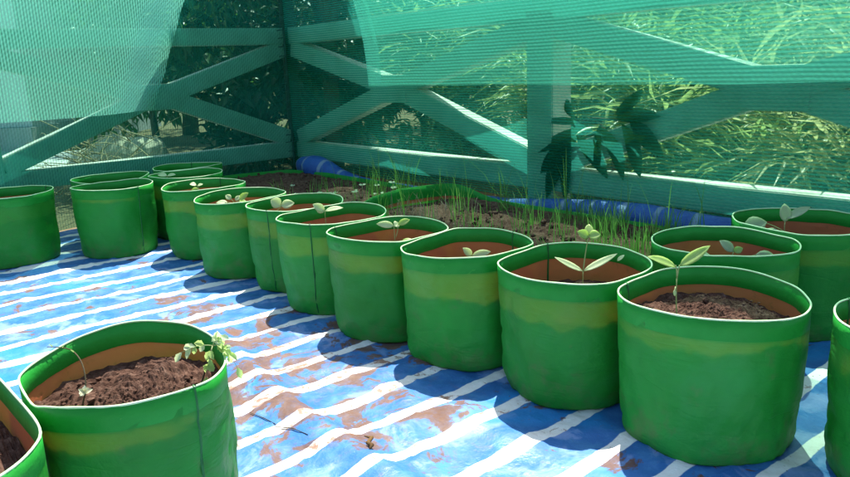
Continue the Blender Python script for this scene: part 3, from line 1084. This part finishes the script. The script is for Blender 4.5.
def seedling(key, dx, dy, zf, px, stems, leaves, label, r=0.0013):
    """a sprout whose fork stands zf above the floor; stems and leaves run from the fork in steps of px metres (right, away, up)"""
    x, y, sc, H, dep, seam, seed = BAGS[key]
    b = Vector((x + dx, y + dy, H - dep))
    root = thing('seedling', b, label, 'seedling', 'seedlings in the grow bags')
    h = zf - b.z
    cv = lambda p: Vector((p[0] * px, p[1] * px, p[2] * px + h))
    paths = [bezier((0.006, 0.002, -0.008), (-0.002, 0, h * 0.5), (0, 0, h), 8)]
    paths += [bezier(*[cv(p) for p in st], 7) for st in stems]
    for pts in paths:
        V, F = tube_geo(pts, [r * (1.15 - 0.4 * i / len(pts)) for i in range(len(pts))], 6)
        mesh_obj('stem', V, F, MAT['stem'], root)
    for lf in leaves:
        a, c, wd, mt = lf[:4]
        kw = lf[4] if len(lf) > 4 else {}
        V, F = leaf_geo(cv(a), cv(c), wd * px * (0.8 if key in 'JK' else 0.95), **kw)
        o = mesh_obj('leaf', V, F, MAT[mt], root)
        md = o.modifiers.new('thick', 'SOLIDIFY')
        md.thickness = 0.0006
    return root


flat = {'facing': Vector((0, -0.6, 1))}
tall = {'facing': Vector((0, -1, 0.6))}
Z0 = (0, 0, 0)
seedling('C', -0.08, -0.05, 0.319, 0.0051, [], [(Z0, (-10, 2, 2), 6, 'leaf_grey', flat), (Z0, (9, -2, 2), 5, 'leaf_grey', flat)], 'grey-green sprout over the rim of the dark bag behind the row')
seedling('D', -0.022, 0.0, 0.301, 0.0046, [(Z0, (-1, 0, 2), (-2, 0, 4))], [((-2, 0, 4), (-8, -2, 6), 6, 'leaf_pale', flat), (Z0, (-8, -2, -3), 7, 'leaf_lime', tall), ((-1, 0, 3), (4, 1, 5), 4, 'leaf_pale', flat)], 'tiny sprout with a lime leaf in the far end bag of the row')
seedling('E', -0.022, 0.0, 0.284, 0.0042, [(Z0, (-3, 0, 1), (-7, 0, 2)), (Z0, (3, 0, 1), (5, 0, 4)), (Z0, (-1, 0, 2), (-3, 0, 5))],
         [((-7, 0, 2), (-18, -2, 3), 6, 'leaf_pale', flat), ((-3, 0, 5), (-9, 2, 9), 6, 'leaf_pale', tall), ((5, 0, 4), (14, -1, 11), 7, 'leaf_lime', tall), ((1, 0, 3), (5, 2, 8), 5, 'leaf_pale', tall), ((3, 0, 2), (12, -2, 3), 5, 'leaf_lime', flat)], 'cluster of small pale sprouts in the second bag of the row')
seedling('F', -0.058, 0.0, 0.308, 0.0039, [(Z0, (-4, -1, -6), (-9, -4, -6))],
         [(Z0, (-9, -2, 7), 12, 'leaf_pale', tall), (Z0, (13, 1, 3), 10, 'leaf_pale', tall), ((-9, -4, -6), (-23, -6, -6), 8, 'leaf_pale', flat)], 'sprout with broad white leaves in the third bag of the row')
seedling('G', -0.024, 0.0, 0.332, 0.0035, [],
         [(Z0, (-11, -2, 8), 9, 'leaf_pale', tall), (Z0, (-9, 2, 2), 8, 'leaf_pale', tall), (Z0, (18, 0, 4), 7, 'leaf_pale', flat)], 'upright sprout with white leaves in the fourth bag of the row')
seedling('H', 0.020, 0.0, 0.330, 0.0031, [((1, 0, -12), (4, 0, -6), (4, 0, 1)), ((1, 0, -20), (5, -2, -15), (7, -4, -15))],
         [(Z0, (-17, -3, 4), 8, 'leaf_pale', tall), (Z0, (5, 3, 2), 8, 'leaf_pale', tall), ((4, 0, 1), (16, 1, 6), 7, 'leaf_lime', tall), ((7, -4, -15), (20, -6, -14), 6, 'leaf_lime', flat)], 'pale two-leaved sprout in the fifth bag of the row')
seedling('I', 0.013, 0.0, 0.282, 0.0029, [],
         [(Z0, (-8, -2, 9), 8, 'leaf_pale', tall), (Z0, (18, -3, 5), 8, 'leaf_pale', tall)], 'two small white seed leaves on the soil of the sixth bag of the row')
seedling('J', 0.024, 0.0, 0.298, 0.0025, [(Z0, (2, 1, 18), (5, 0, 36))],
         [(Z0, (-31, -6, 16), 10, 'leaf_pale', {'facing': Vector((0, -0.7, 1)), 'droop': -0.1}), (Z0, (35, 4, 14), 10, 'leaf_pale', {'facing': Vector((0, -0.7, 1)), 'droop': -0.1}),
          ((5, 0, 35), (-6, -4, 42), 12, 'leaf_lime', {'facing': Vector((0, -1, 0.5)), 'lobes': 0.10}), ((5, 0, 36), (16, -3, 38), 13, 'leaf_lime', {'facing': Vector((0, -1, 0.7)), 'lobes': 0.10}), ((5, 0, 36), (7, 6, 47), 11, 'leaf_lime', {'facing': Vector((0, -1, 0.5)), 'lobes': 0.10}),
          ((34, 0, 9), (41, 1, 15), 5, 'leaf_pale', flat)], 'tall two-winged seedling with a crinkled lime top leaf in the seventh bag', 0.0014)
seedling('K', -0.076, 0.0, 0.356, 0.0021, [(Z0, (0, 0, 8), (-2, 0, 13)), (Z0, (1, 0, 7), (2, 0, 13)), ((-1, 0, -10), (-2, -2, -11), (-3, -3, -13))],
         [((-1, 0, 11), (-31, -8, 27), 13, 'leaf_lime', {'facing': Vector((0, -0.8, 1)), 'droop': 0.12}), ((2, 0, 12), (33, 3, 30), 14, 'leaf_lime', {'facing': Vector((0.2, -0.8, 1)), 'droop': -0.12}), ((-3, -3, -12), (-3, -5, -18), 4, 'leaf_pale', flat)], 'lime two-leaved seedling standing tall in the large near bag', 0.0015)
seedling('L', 0.002, 0.0, 0.246, 0.0027, [(Z0, (-4, 0, 7), (-12, 0, 10)), (Z0, (6, 0, 8), (9, 0, 16)), (Z0, (14, 0, 8), (32, 0, 12))],
         [((-12, 0, 10), (-28, -3, 15), 12, 'leaf_grey', flat), ((9, 0, 16), (-4, 2, 28), 11, 'leaf_grey', tall), ((9, 0, 16), (17, -2, 20), 8, 'leaf_lime', tall), ((31, 0, 12), (55, -2, 6), 14, 'leaf_grey', {'facing': Vector((0, -1, 0.8)), 'droop': 0.2})], 'spreading grey-leaved seedling in the shaded bag behind the near one')
seedling('M', -0.045, 0.0, 0.318, 0.003, [((0, 0, -10), (-8, 0, -4), (-22, 0, 1))],
         [((-18, 0, 1), (-42, -4, -3), 18, 'leaf_grey', {'facing': Vector((0, -1, 0.6)), 'shape': 1.2}), (Z0, (1, 4, 18), 13, 'leaf_grey', {'facing': Vector((0, -1, 0.3))}), ((1, 0, 3), (24, 0, 16), 10, 'leaf_grey', flat), ((-6, -2, -8), (-24, -6, -9), 10, 'leaf_grey', flat)], 'round-leaved grey seedling in the bag against the right net')


# the near bag's two plants
def wilting_plants():
    x, y, sc, H, dep, seam, seed = BAGS['O']
    # dry arching twig with a cream bud
    b = Vector((x - 0.065, y - 0.055, H - dep - 0.006))
    root = thing('seedling', b, 'dry arching twig with a cream bud in the near lower left bag', 'seedling')
    pts = bezier((0, 0, 0), (0.006, 0.0, 0.03), (0.012, 0.004, 0.045), 6)
    V, F = tube_geo(pts, 0.0016, 6)
    mesh_obj('stem', V, F, MAT['stem_dark'], root)
    pts = bezier((0.012, 0.004, 0.045), (0.012, 0.03, 0.095), (-0.03, 0.06, 0.105), 10) + bezier((-0.03, 0.06, 0.105), (-0.05, 0.07, 0.108), (-0.085, 0.085, 0.103), 6)[1:]
    V, F = tube_geo(pts, [0.0014 * (1.1 - 0.5 * i / len(pts)) for i in range(len(pts))], 6)
    mesh_obj('stem', V, F, MAT['stem_dark'], root)
    rnd = random.Random(5)
    for i in range(9):
        az, el = rnd.uniform(0, 6.28), rnd.uniform(-0.3, 1.3)
        c = Vector((0.012, 0.002, 0.046))
        d = Vector((math.cos(az) * math.cos(el), math.sin(az) * math.cos(el), math.sin(el))) * rnd.uniform(0.008, 0.015)
        V, F = leaf_geo(c, c + d, 0.009, cup=0.4, facing=Vector((0.1, -0.8, 1)), n=5)
        mesh_obj('petal', V, F, MAT['petal'], root)
    for t in (11, 13, 8):
        V, F = leaf_geo(pts[t], pts[t] + Vector((rnd.uniform(-.006, .006), -0.004, 0.007)), 0.004, n=5)
        mesh_obj('leaf', V, F, MAT['leaf_lime'], root)
    # wilting plant whose lobed leaves hang over the right rim
    b = Vector((x + 0.105, y + 0.03, H - dep - 0.03))
    root = thing('seedling', b, 'wilting plant with lobed lime leaves hanging over the near bag rim', 'seedling')
    top = Vector((0.040, 0.020, 0.108))
    V, F = tube_geo(bezier((0, 0, 0), (0.02, 0.01, 0.05), top, 10), 0.0018, 6)
    mesh_obj('stem', V, F, MAT['stem_dark'], root)
    V, F = tube_geo(bezier((0.0, 0, 0.02), (0.04, -0.01, 0.025), (0.07, -0.02, 0.02), 8), 0.0011, 5)
    mesh_obj('stem', V, F, MAT['stem_dark'], root)
    # three compound leaves: a limp midrib with small lobed leaflets
    ribs = [((-0.030, -0.012, 0.012), (-0.068, -0.020, -0.006), 'leaf_pale'), ((0.030, -0.012, 0.016), (0.062, -0.030, -0.046), 'leaf_lime'), ((0.004, -0.03, -0.004), (-0.010, -0.040, -0.062), 'leaf_lime'),
            ((0.010, 0.006, 0.020), (0.020, 0.004, 0.022), 'leaf_pale'), ((0.026, -0.006, 0.006), (0.046, -0.016, -0.012), 'leaf_pale')]
    for mid, end, mt in ribs:
        pts = bezier(top, top + Vector(mid) * 0.8, top + Vector(end) * 0.78, 8)
        V, F = tube_geo(pts, [0.0010 * (1 - 0.08 * k) for k in range(8)], 5)
        mesh_obj('stem', V, F, MAT['stem'], root)
        for k in (2, 4, 5, 7):
            d0 = (pts[k] - pts[k - 1]).normalized()
            for sg in ((-1, 1) if k < 7 else (0,)):
                sd = Vector((-d0.z * 0.6 + rnd.uniform(-.4, .4), rnd.uniform(-0.7, 0.1), d0.x * 0.8 + rnd.uniform(-.3, .3))).normalized() * sg
                d = (d0 * rnd.uniform(0.5, 1.0) + sd * 0.8 + Vector((0, -0.1, -0.35))).normalized() * rnd.uniform(0.013, 0.022)
                V, F = leaf_geo(pts[k], pts[k] + d, rnd.uniform(0.009, 0.014), droop=rnd.uniform(0.1, 0.5), cup=rnd.uniform(0.2, 0.9), facing=Vector((rnd.uniform(-.5, .5), -0.9, 0.8)), n=10, lobes=0.14, shape=rnd.uniform(0.8, 1.1))
                mesh_obj('leaf', V, F, MAT[mt if rnd.random() < 0.7 else 'leaf_lime'], root)


wilting_plants()


# small white-leaved sprouts in the shaded bed
ORD = ['first', 'second', 'fifth', 'sixth', 'seventh', 'tenth', 'eighth', 'ninth', 'eleventh', 'thirteenth', 'twelfth', 'fourth', 'last', 'third', 'fourteenth']


def bed_sprouts():
    rnd = random.Random(21)
    spots = [(1.02, 0.72), (1.10, 0.66), (1.28, 0.62), (1.33, 0.55), (1.40, 0.60), (1.46, 0.48), (1.52, 0.55), (1.58, 0.62), (1.63, 0.42), (1.66, 0.36), (1.55, 0.36), (1.44, 0.38), (1.70, 0.52), (1.22, 0.70), (1.60, 0.50)]
    for i, (s, t) in enumerate(spots):
        h = rnd.uniform(0.03, 0.085)
        root = thing('sprout', W(s, t, 0.188), 'tiny white-leaved sprout in the shaded bed, %s counted from the corner' % ORD[i], 'sprout', 'white-leaved sprouts in the shaded bed')
        top = Vector((rnd.uniform(-.01, .01), rnd.uniform(-.01, .01), h))
        V, F = tube_geo(bezier((0, 0, 0), (0, 0, h * 0.6), top, 5), 0.0013, 5)
        mesh_obj('stem', V, F, MAT['stem'], root)
        a = rnd.uniform(0, 3.14)
        for k in (0, 1, 2)[:rnd.choice((2, 2, 3))]:
            d = Vector((math.cos(a + k * 2.6), math.sin(a + k * 2.6) * 0.6, 0.25)) * rnd.uniform(0.014, 0.022)
            V, F = leaf_geo(top, top + d, rnd.uniform(0.011, 0.016), facing=Vector((0, -0.7, 1)))
            mesh_obj('leaf', V, F, MAT['leaf_pale'], root)


bed_sprouts()


# bits lying on the tarpaulin
def debris():
    def at(s, t):
        return W(s, t, tarp_z(s, t) + 0.003)
    c = at(3.16, 1.665)
    pts = [c + Vector((-0.012, 0.03, 0.004)), c + Vector((0.006, 0.014, 0.008)), c + Vector((-0.002, 0.0, 0.004)), c + Vector((0.008, -0.016, 0.007)), c + Vector((0.002, -0.03, 0.003))]
    V, F = tube_geo(pts, [0.001, 0.0045, 0.005, 0.005, 0.001], 7)
    tag(mesh_obj('dry_pod', V, F, MAT['debris']), 'curled brown dry pod lying on the tarpaulin in the foreground', 'dry pod')
    c = at(2.74, 1.83)
    V, F = tube_geo([c + Vector((-0.012, 0, 0.002)), c + Vector((0, 0.002, 0.004)), c + Vector((0.013, 0, 0.002))], [0.004, 0.0065, 0.003], 7)
    tag(mesh_obj('bark_chip', V, F, MAT['pole']), 'small black chip on the tarpaulin beside the near lower left bag', 'chip')
    c = at(2.08, 1.66)
    V, F = leaf_geo(c, c + Vector((0.03, 0.004, 0.003)), 0.012)
    tag(mesh_obj('dry_leaf', V, F, MAT['debris']), 'small dark dry leaf on the tarpaulin behind the near bag', 'dry leaf')
    a, m_, b = at(2.82, 1.80), at(2.90, 1.80), at(3.0, 1.80)
    V, F = tube_geo([at(2.815, 1.775), at(2.87, 1.765), at(2.92, 1.76)], [0.0008, 0.0013, 0.0008], 5)
    tag(mesh_obj('twig', V, F, MAT['stem_dark']), 'thin dark twig lying across the tarpaulin fold', 'twig')
    V, F = tube_geo([at(2.925, 1.765), at(2.97, 1.745), at(3.03, 1.74)], [0.0008, 0.0014, 0.0007], 5)
    tag(mesh_obj('twig', V, F, MAT['stem_dark']), 'second thin dark twig just nearer on the tarpaulin fold', 'twig')


debris()


# ------------------------------------------------------------------ vegetation beyond the nets
def leaf_cloud(centres, dirs, lengths, widths, normals):
    """numpy: folded leaf blades of five vertices each"""
    n = len(centres)
    d = dirs / np.linalg.norm(dirs, axis=1, keepdims=True)
    s = np.cross(d, normals)
    s /= np.linalg.norm(s, axis=1, keepdims=True) + 1e-9
    up_ = np.cross(s, d)
    L, Wd = lengths[:, None], widths[:, None]
    p0 = centres
    p1 = centres + d * L * 0.4 + s * Wd * 0.5 + up_ * Wd * 0.2
    p2 = centres + d * L * 0.45 - up_ * L * 0.02
    p3 = centres + d * L * 0.4 - s * Wd * 0.5 + up_ * Wd * 0.2
    p4 = centres + d * L - up_ * L * 0.22
    V = np.stack([p0, p1, p2, p3, p4], 1).reshape(-1, 3)
    b = (np.arange(n) * 5)[:, None]
    F = np.concatenate([b + np.array([[0, 1, 2]]), b + np.array([[0, 2, 3]]), b + np.array([[1, 4, 2]]), b + np.array([[2, 4, 3]])], 1).reshape(-1, 3)
    return V, F


def fast_mesh(name, V, F, mat, parent):
    me = bpy.data.meshes.new(name)
    V = np.asarray(V, dtype=np.float32)
    F = np.asarray(F, dtype=np.int32)
    me.vertices.add(len(V))
    me.vertices.foreach_set('co', V.ravel())
    me.loops.add(F.size)
    me.loops.foreach_set('vertex_index', F.ravel())
    me.polygons.add(len(F))
    me.polygons.foreach_set('loop_start', np.arange(0, F.size, 3, dtype=np.int32))
    me.update(calc_edges=True)
    me.materials.append(mat)
    return link(bpy.data.objects.new(name, me), parent)


def cane(loc, h, seed, label, leaf='cane_leaf', nst=10, spread=0.45, L=(0.16, 0.34), wd=(0.016, 0.03), per=150):
    rng = np.random.default_rng(seed)
    root = thing('cane_shrub', loc, label, 'shrub', 'long-leaved shrubs beyond the right net')
    C, D, Ls, Ws = [], [], [], []
    stems = []
    for i in range(nst):
        a = rng.uniform(0, 6.28)
        r = rng.uniform(0, spread * 0.35)
        b = Vector((math.cos(a) * r, math.sin(a) * r, 0))
        out = Vector((math.cos(a), math.sin(a), 0)) * rng.uniform(0.3, 1.2) * spread
        hh = h * rng.uniform(0.7, 1.05)
        pts = bezier(b, b + Vector((0, 0, hh * 0.6)), b + out + Vector((0, 0, hh)), 9)
        stems.append(tube_geo(pts, [0.007 * (1 - 0.75 * k / 8) for k in range(9)], 5))
        for k in range(per):
            t = rng.uniform(0.06, 1.0)
            f = t * 8
            j = min(7, int(f))
            p = pts[j].lerp(pts[j + 1], f - j)
            az = rng.uniform(0, 6.28)
            el = rng.uniform(-0.35, 0.9)
            off = rng.uniform(0, 0.22)
            d = np.array([math.cos(az) * math.cos(el), math.sin(az) * math.cos(el), math.sin(el)])
            C.append(np.array(p) + d * off)
            D.append(d)
            Ls.append(rng.uniform(*L))
            Ws.append(rng.uniform(*wd))
    C, D = np.array(C), np.array(D)
    nr = rng.normal(0, 0.5, C.shape) + np.array([0, 0, 1.0])
    V, F = leaf_cloud(C, D, np.array(Ls), np.array(Ws), nr)
    fast_mesh('crown', V, F, MAT[leaf], root)
    V, F = join(stems)
    mesh_obj('stem', V, F, MAT['cane_stem'], root)
    return root


cane((1.30, 3.75, 0), 0.85, 1, 'sunlit long-leaved shrub just right of the fence post', 'cane_leaf', 12, 0.5)
cane((1.85, 3.30, 0), 0.85, 2, 'yellowing long-leaved shrub behind the right fence hub', 'cane_leaf_dry', 12, 0.5)
cane((2.35, 2.80, 0), 0.90, 3, 'pale green long-leaved shrub at the right photo edge', 'cane_leaf', 12, 0.5)
cane((1.75, 4.30, 0), 1.05, 4, 'long-leaved shrub behind the yellowing one', 'cane_leaf', 12, 0.6)
cane((2.45, 3.70, 0), 1.05, 5, 'yellow-green shrub farther behind the right photo edge', 'cane_leaf_dry', 12, 0.6)
cane((0.95, 4.70, 0), 1.15, 6, 'green shrub behind the fence post', 'cane_leaf', 11, 0.55)
cane((0.35, 5.55, 0), 1.5, 7, 'dim long-leaved shrub left of the fence post', 'cane_leaf', 9, 0.5)
cane((2.95, 3.10, 0), 1.1, 8, 'bright shrub just outside the right photo edge', 'cane_leaf_dry', 11, 0.55)
cane((1.55, 5.45, 0), 1.7, 9, 'taller shrub in the gap behind the sunlit ones', 'cane_leaf', 11, 0.65)
cane((2.60, 4.85, 0), 1.7, 10, 'taller yellow-green shrub in the second line', 'cane_leaf_dry', 11, 0.65)
cane((3.45, 4.15, 0), 1.7, 15, 'taller green shrub behind the right photo edge', 'cane_leaf', 11, 0.65)

for i, (s_, t_, hh, lab) in enumerate([(2.75, -0.45, 0.50, 'low yellow-green plant right behind the bottom rail near the post'), (3.2, -0.42, 0.52, 'low bright plant right behind the bottom rail under the hub'), (3.65, -0.42, 0.55, 'low bright plant behind the bottom rail at the photo edge'),
                                       (2.95, -0.85, 0.66, 'low dry plant a step behind the bottom rail'), (3.5, -0.85, 0.68, 'low dry plant a step behind the rail at the photo edge'), (4.1, -0.5, 0.6, 'low bright plant past the right photo edge')]):
    cane(W(s_, t_ - 0.28), hh, 40 + i, lab, 'cane_leaf_dry' if i % 2 else 'cane_leaf', 12, 0.30, (0.13, 0.26), (0.014, 0.026), 110)


def tree(loc, h, cr, seed, label, nleaf, L, mat='tree_leaf', cz=0.7, trunk=0.06, group='trees beyond the nets', flat_=1.0, name='tree'):
    rng = np.random.default_rng(seed)
    rnd = random.Random(seed)
    root = thing(name, loc, label, 'tree' if name == 'tree' else 'bush', group)
    geos = []
    cx = h * cz
    tips = []
    tr = bezier((0, 0, -0.03), (rnd.uniform(-.1, .1), rnd.uniform(-.1, .1), cx * 0.5), (rnd.uniform(-.1, .1), rnd.uniform(-.1, .1), cx), 7)
    geos.append(tube_geo(tr, [trunk * (1 - 0.6 * k / 6) for k in range(7)], 8))
    for i in range(14):
        a = i * 2.4 + rnd.uniform(-.3, .3)
        st = tr[rnd.choice((2, 3, 4, 5))]
        e = Vector((math.cos(a) * cr * rnd.uniform(.5, .95), math.sin(a) * cr * rnd.uniform(.5, .95), cx + rnd.uniform(-.8, .9) * (h - cx) * flat_))
        geos.append(tube_geo(bezier(st, (st + e) / 2 + Vector((0, 0, 0.12 * h)), e, 6), [trunk * 0.4 * (1 - 0.8 * k / 5) for k in range(6)], 5))
        tips.append(e)
    V, F = join(geos)
    mesh_obj('trunk', V, F, MAT['bark'], root)
    cl = []
    for e in tips:
        cl.append((np.array(e), cr * rnd.uniform(.25, .42)))
    for i in range(12):
        u = rng.normal(0, 1, 3)
        u /= np.linalg.norm(u)
        cl.append((np.array([0, 0, cx]) + u * np.array([cr, cr, (h - cx) * flat_]) * rng.uniform(.2, .8), cr * rnd.uniform(.25, .4)))
    k = rng.integers(0, len(cl), nleaf)
    cc = np.array([c for c, _ in cl])[k]
    rr = np.array([r for _, r in cl])[k]
    u = rng.normal(0, 1, (nleaf, 3))
    u /= np.linalg.norm(u, axis=1, keepdims=True)
    C = cc + u * (rr * rng.uniform(.3, 1.0, nleaf) ** 0.5)[:, None]
    C[:, 2] = np.maximum(C[:, 2], 0.03)
    D = u + rng.normal(0, .6, (nleaf, 3)) + np.array([0, 0, -.25])
    nr = rng.normal(0, .6, (nleaf, 3)) + np.array([0, 0, 1.0])
    V, F = leaf_cloud(C, D, rng.uniform(.7, 1.3, nleaf) * L, rng.uniform(.7, 1.2, nleaf) * L * 0.38, nr)
    fast_mesh('crown', V, F, MAT[mat], root)
    return root


# tree added outside the corner, its crown above the view set to shade it
tree((-0.66, 5.62, 0), 3.15, 0.62, 11, 'dark leafy tree added to shade the corner where the nets meet', 5200, 0.13, 'tree_leaf_dark', 0.86, 0.07)
tree((-1.05, 6.15, 0), 1.7, 0.8, 12, 'dark dense bush left of the corner pole', 3600, 0.13, 'tree_leaf_dark', 0.5, 0.04, 'bushes beyond the nets', 1.0, 'bush')
tree((0.05, 6.3, 0), 1.8, 0.8, 13, 'dark dense bush right of the corner pole', 3600, 0.13, 'tree_leaf_dark', 0.5, 0.04, 'bushes beyond the nets', 1.0, 'bush')
tree((-2.35, 6.6, 0), 2.3, 0.75, 14, 'sunlit green bush behind the left net beside the pale building', 3400, 0.12, 'tree_leaf', 0.55, 0.04, 'bushes beyond the nets', 1.0, 'bush')
tree((-1.75, 7.2, 0), 3.0, 1.0, 15, 'green tree rising behind the bushes left of the corner', 4200, 0.15, 'tree_leaf', 0.6, 0.08)
tree((0.75, 7.4, 0), 3.6, 1.2, 16, 'tall green tree behind the left panel of the right fence', 4600, 0.16, 'tree_leaf', 0.55, 0.09)
tree((2.6, 6.6, 0), 3.6, 1.2, 17, 'tall green tree behind the long-leaved shrubs', 4600, 0.16, 'tree_leaf', 0.5, 0.09)
tree((4.4, 5.6, 0), 3.4, 1.2, 18, 'green tree far behind the right photo edge', 4200, 0.16, 'tree_leaf', 0.5, 0.09)
tree((-0.6, 9.6, 0), 4.4, 1.6, 19, 'large far tree behind the corner', 4200, 0.22, 'tree_leaf', 0.5, 0.12)
tree((-3.3, 10.6, 0), 4.2, 1.5, 20, 'far tree beside the pale building', 4200, 0.22, 'tree_leaf', 0.5, 0.12)
tree((2.2, 9.8, 0), 4.6, 1.7, 21, 'far tree behind the fence post', 4200, 0.22, 'tree_leaf', 0.5, 0.12)
tree((5.2, 8.6, 0), 4.6, 1.8, 22, 'far tree behind the right edge shrubs', 4200, 0.22, 'tree_leaf', 0.5, 0.12)


def net_leaf_shapes():
    """large dark leaf shapes between the right net and its railing"""
    b = W(2.46, -0.16, 0)
    root = thing('leaf_shapes', b, 'dark broad leaf shapes on stems against the right net beside the post', 'plant')
    top = W(2.47, 0.010, 0.575) - b
    V, F = tube_geo(bezier((0, 0, -0.03), (W(2.50, -0.16, 0.5) - b), top, 12), [0.009 * (1 - 0.5 * k / 11) for k in range(12)], 6)
    mesh_obj('stem', V, F, MAT['stem_dark'], root)
    rnd = random.Random(12)
    fork = [(2.39, 0.55), (2.52, 0.56), (2.60, 0.57)]
    for f in fork:
        V, F = tube_geo([top, W(f[0], 0.012, f[1]) - b], 0.004, 5)
        mesh_obj('stem', V, F, MAT['stem_dark'], root)
    # (root s, z) (tip s, z) width
    for i, ((s0, z0), (s1, z1), wd) in enumerate([((2.39, .55), (2.19, .56), .034), ((2.39, .53), (2.17, .42), .055), ((2.38, .50), (2.20, .33), .075), ((2.36, .47), (2.22, .22), .085), ((2.37, .46), (2.31, .21), .065),
                                                  ((2.41, .50), (2.53, .34), .065), ((2.52, .54), (2.62, .34), .062), ((2.60, .56), (2.72, .36), .066), ((2.63, .57), (2.83, .45), .070), ((2.58, .58), (2.80, .60), .058), ((2.40, .57), (2.33, .66), .04), ((2.54, .55), (2.47, .38), .045), ((2.60, .59), (2.70, .70), .05)]):
        t0, t1 = 0.004 + 0.0016 * i, 0.003 + 0.0018 * i
        L = math.hypot(s1 - s0, z1 - z0)
        a0 = W(s0, t0, z0) - b
        V, F = leaf_geo(a0, W(s1, t1, z1) - b, wd, droop=0.01, cup=0.06, facing=Vector((LV[0], LV[1], 0.15)), n=11, shape=rnd.uniform(0.8, 1.15))
        for v in V:
            q = (v - a0).length / L
            v.z -= 0.03 * q * q - 0.02 * q
            sh = 0.02 * math.sin(q * 3.1 + i)
            v.x += RV[0] * sh
            v.y += RV[1] * sh
        mesh_obj('leaf', V, F, MAT['net_leaf'], root)


net_leaf_shapes()


# ------------------------------------------------------------------ things beyond the left net
def box_geo(x0, x1, y0, y1, z0, z1):
    V = [Vector((x, y, z)) for x in (x0, x1) for y in (y0, y1) for z in (z0, z1)]
    return V, [(0, 1, 3, 2), (4, 6, 7, 5), (0, 4, 5, 1), (2, 3, 7, 6), (0, 2, 6, 4), (1, 5, 7, 3)]


def building():
    root = thing('building', (-6.6, 9.6, 0), 'pale plastered building beyond the left net at the photo edge', 'building')
    V, F = box_geo(-2.4, 2.1, -1.0, 3.0, 0.30, 3.3)
    mesh_obj('wall', V, F, MAT['plaster'], root, False)
    V, F = box_geo(-2.55, 2.16, -1.16, 3.1, -0.03, 0.297)
    mesh_obj('plinth', V, F, MAT['concrete'], root, False)
    V, F = box_geo(-2.7, 2.4, -1.4, 3.2, 3.303, 3.45)
    mesh_obj('roof', V, F, MAT['concrete'], root, False)
    for x in (-1.7, 0.1):
        V, F = box_geo(x, x + 0.9, -1.05, -0.997, 1.55, 2.65)
        wnd = mesh_obj('window', V, F, MAT['paint'], root, False)
        V, F = box_geo(x + 0.07, x + 0.83, -1.06, -1.045, 1.62, 2.58)
        mesh_obj('pane', V, F, MAT['glass'], wnd, False)


building()
V, F = box_geo(-9.0, -3.0, 4.9, 8.4, -0.03, 0.02)
o = mesh_obj('pavement', V, F, MAT['concrete'], None, False)
o['kind'] = 'structure'


def brush():
    c = Vector((-2.25, 5.0, 0))
    V, F = [], []
    rnd = random.Random(8)
    geos = []
    for i in range(130):
        p = c + Vector((rnd.gauss(0, 0.20), rnd.gauss(0, 0.16), rnd.uniform(0.02, 0.42)))
        az = rnd.uniform(0, 6.28)
        L = rnd.uniform(0.15, 0.5)
        d = Vector((math.cos(az), math.sin(az), rnd.uniform(-.4, .9))).normalized() * L
        q = p + d
        q.z = max(0.02, q.z)
        geos.append(tube_geo(bezier(p, (p + q) / 2 + Vector((rnd.uniform(-.06, .06), rnd.uniform(-.06, .06), rnd.uniform(0, .08))), q, 5), [0.006 * rnd.uniform(.4, 1.1) * (1 - 0.15 * k) for k in range(5)], 4))
    V, F = join(geos)
    o = mesh_obj('brushwood', V, F, MAT['straw'])
    tag(o, 'heap of dry twigs and straw beyond the left net', 'brushwood', None, 'stuff')
    bm = bmesh.new()
    bmesh.ops.create_icosphere(bm, subdivisions=4, radius=1)
    for v in bm.verts:
        n = noise.noise(v.co * 1.6)
        v.co = Vector((v.co.x * 0.42, v.co.y * 0.3, max(-0.03, v.co.z * 0.34))) * (1 + 0.25 * n)
    me = bpy.data.meshes.new('boulder')
    bm.to_mesh(me)
    bm.free()
    me.materials.append(MAT['cream'])
    o = link(bpy.data.objects.new('boulder', me))
    o.location = (-2.2, 5.45, 0.05)
    tag(o, 'cream sunlit boulder behind the dry twigs beyond the left net', 'boulder')


brush()

# ------------------------------------------------------------------ render settings
scene.render.engine = 'CYCLES'
scene.cycles.transparent_max_bounces = 16
scene.cycles.max_bounces = 10
scene.cycles.diffuse_bounces = 5
scene.cycles.transmission_bounces = 8
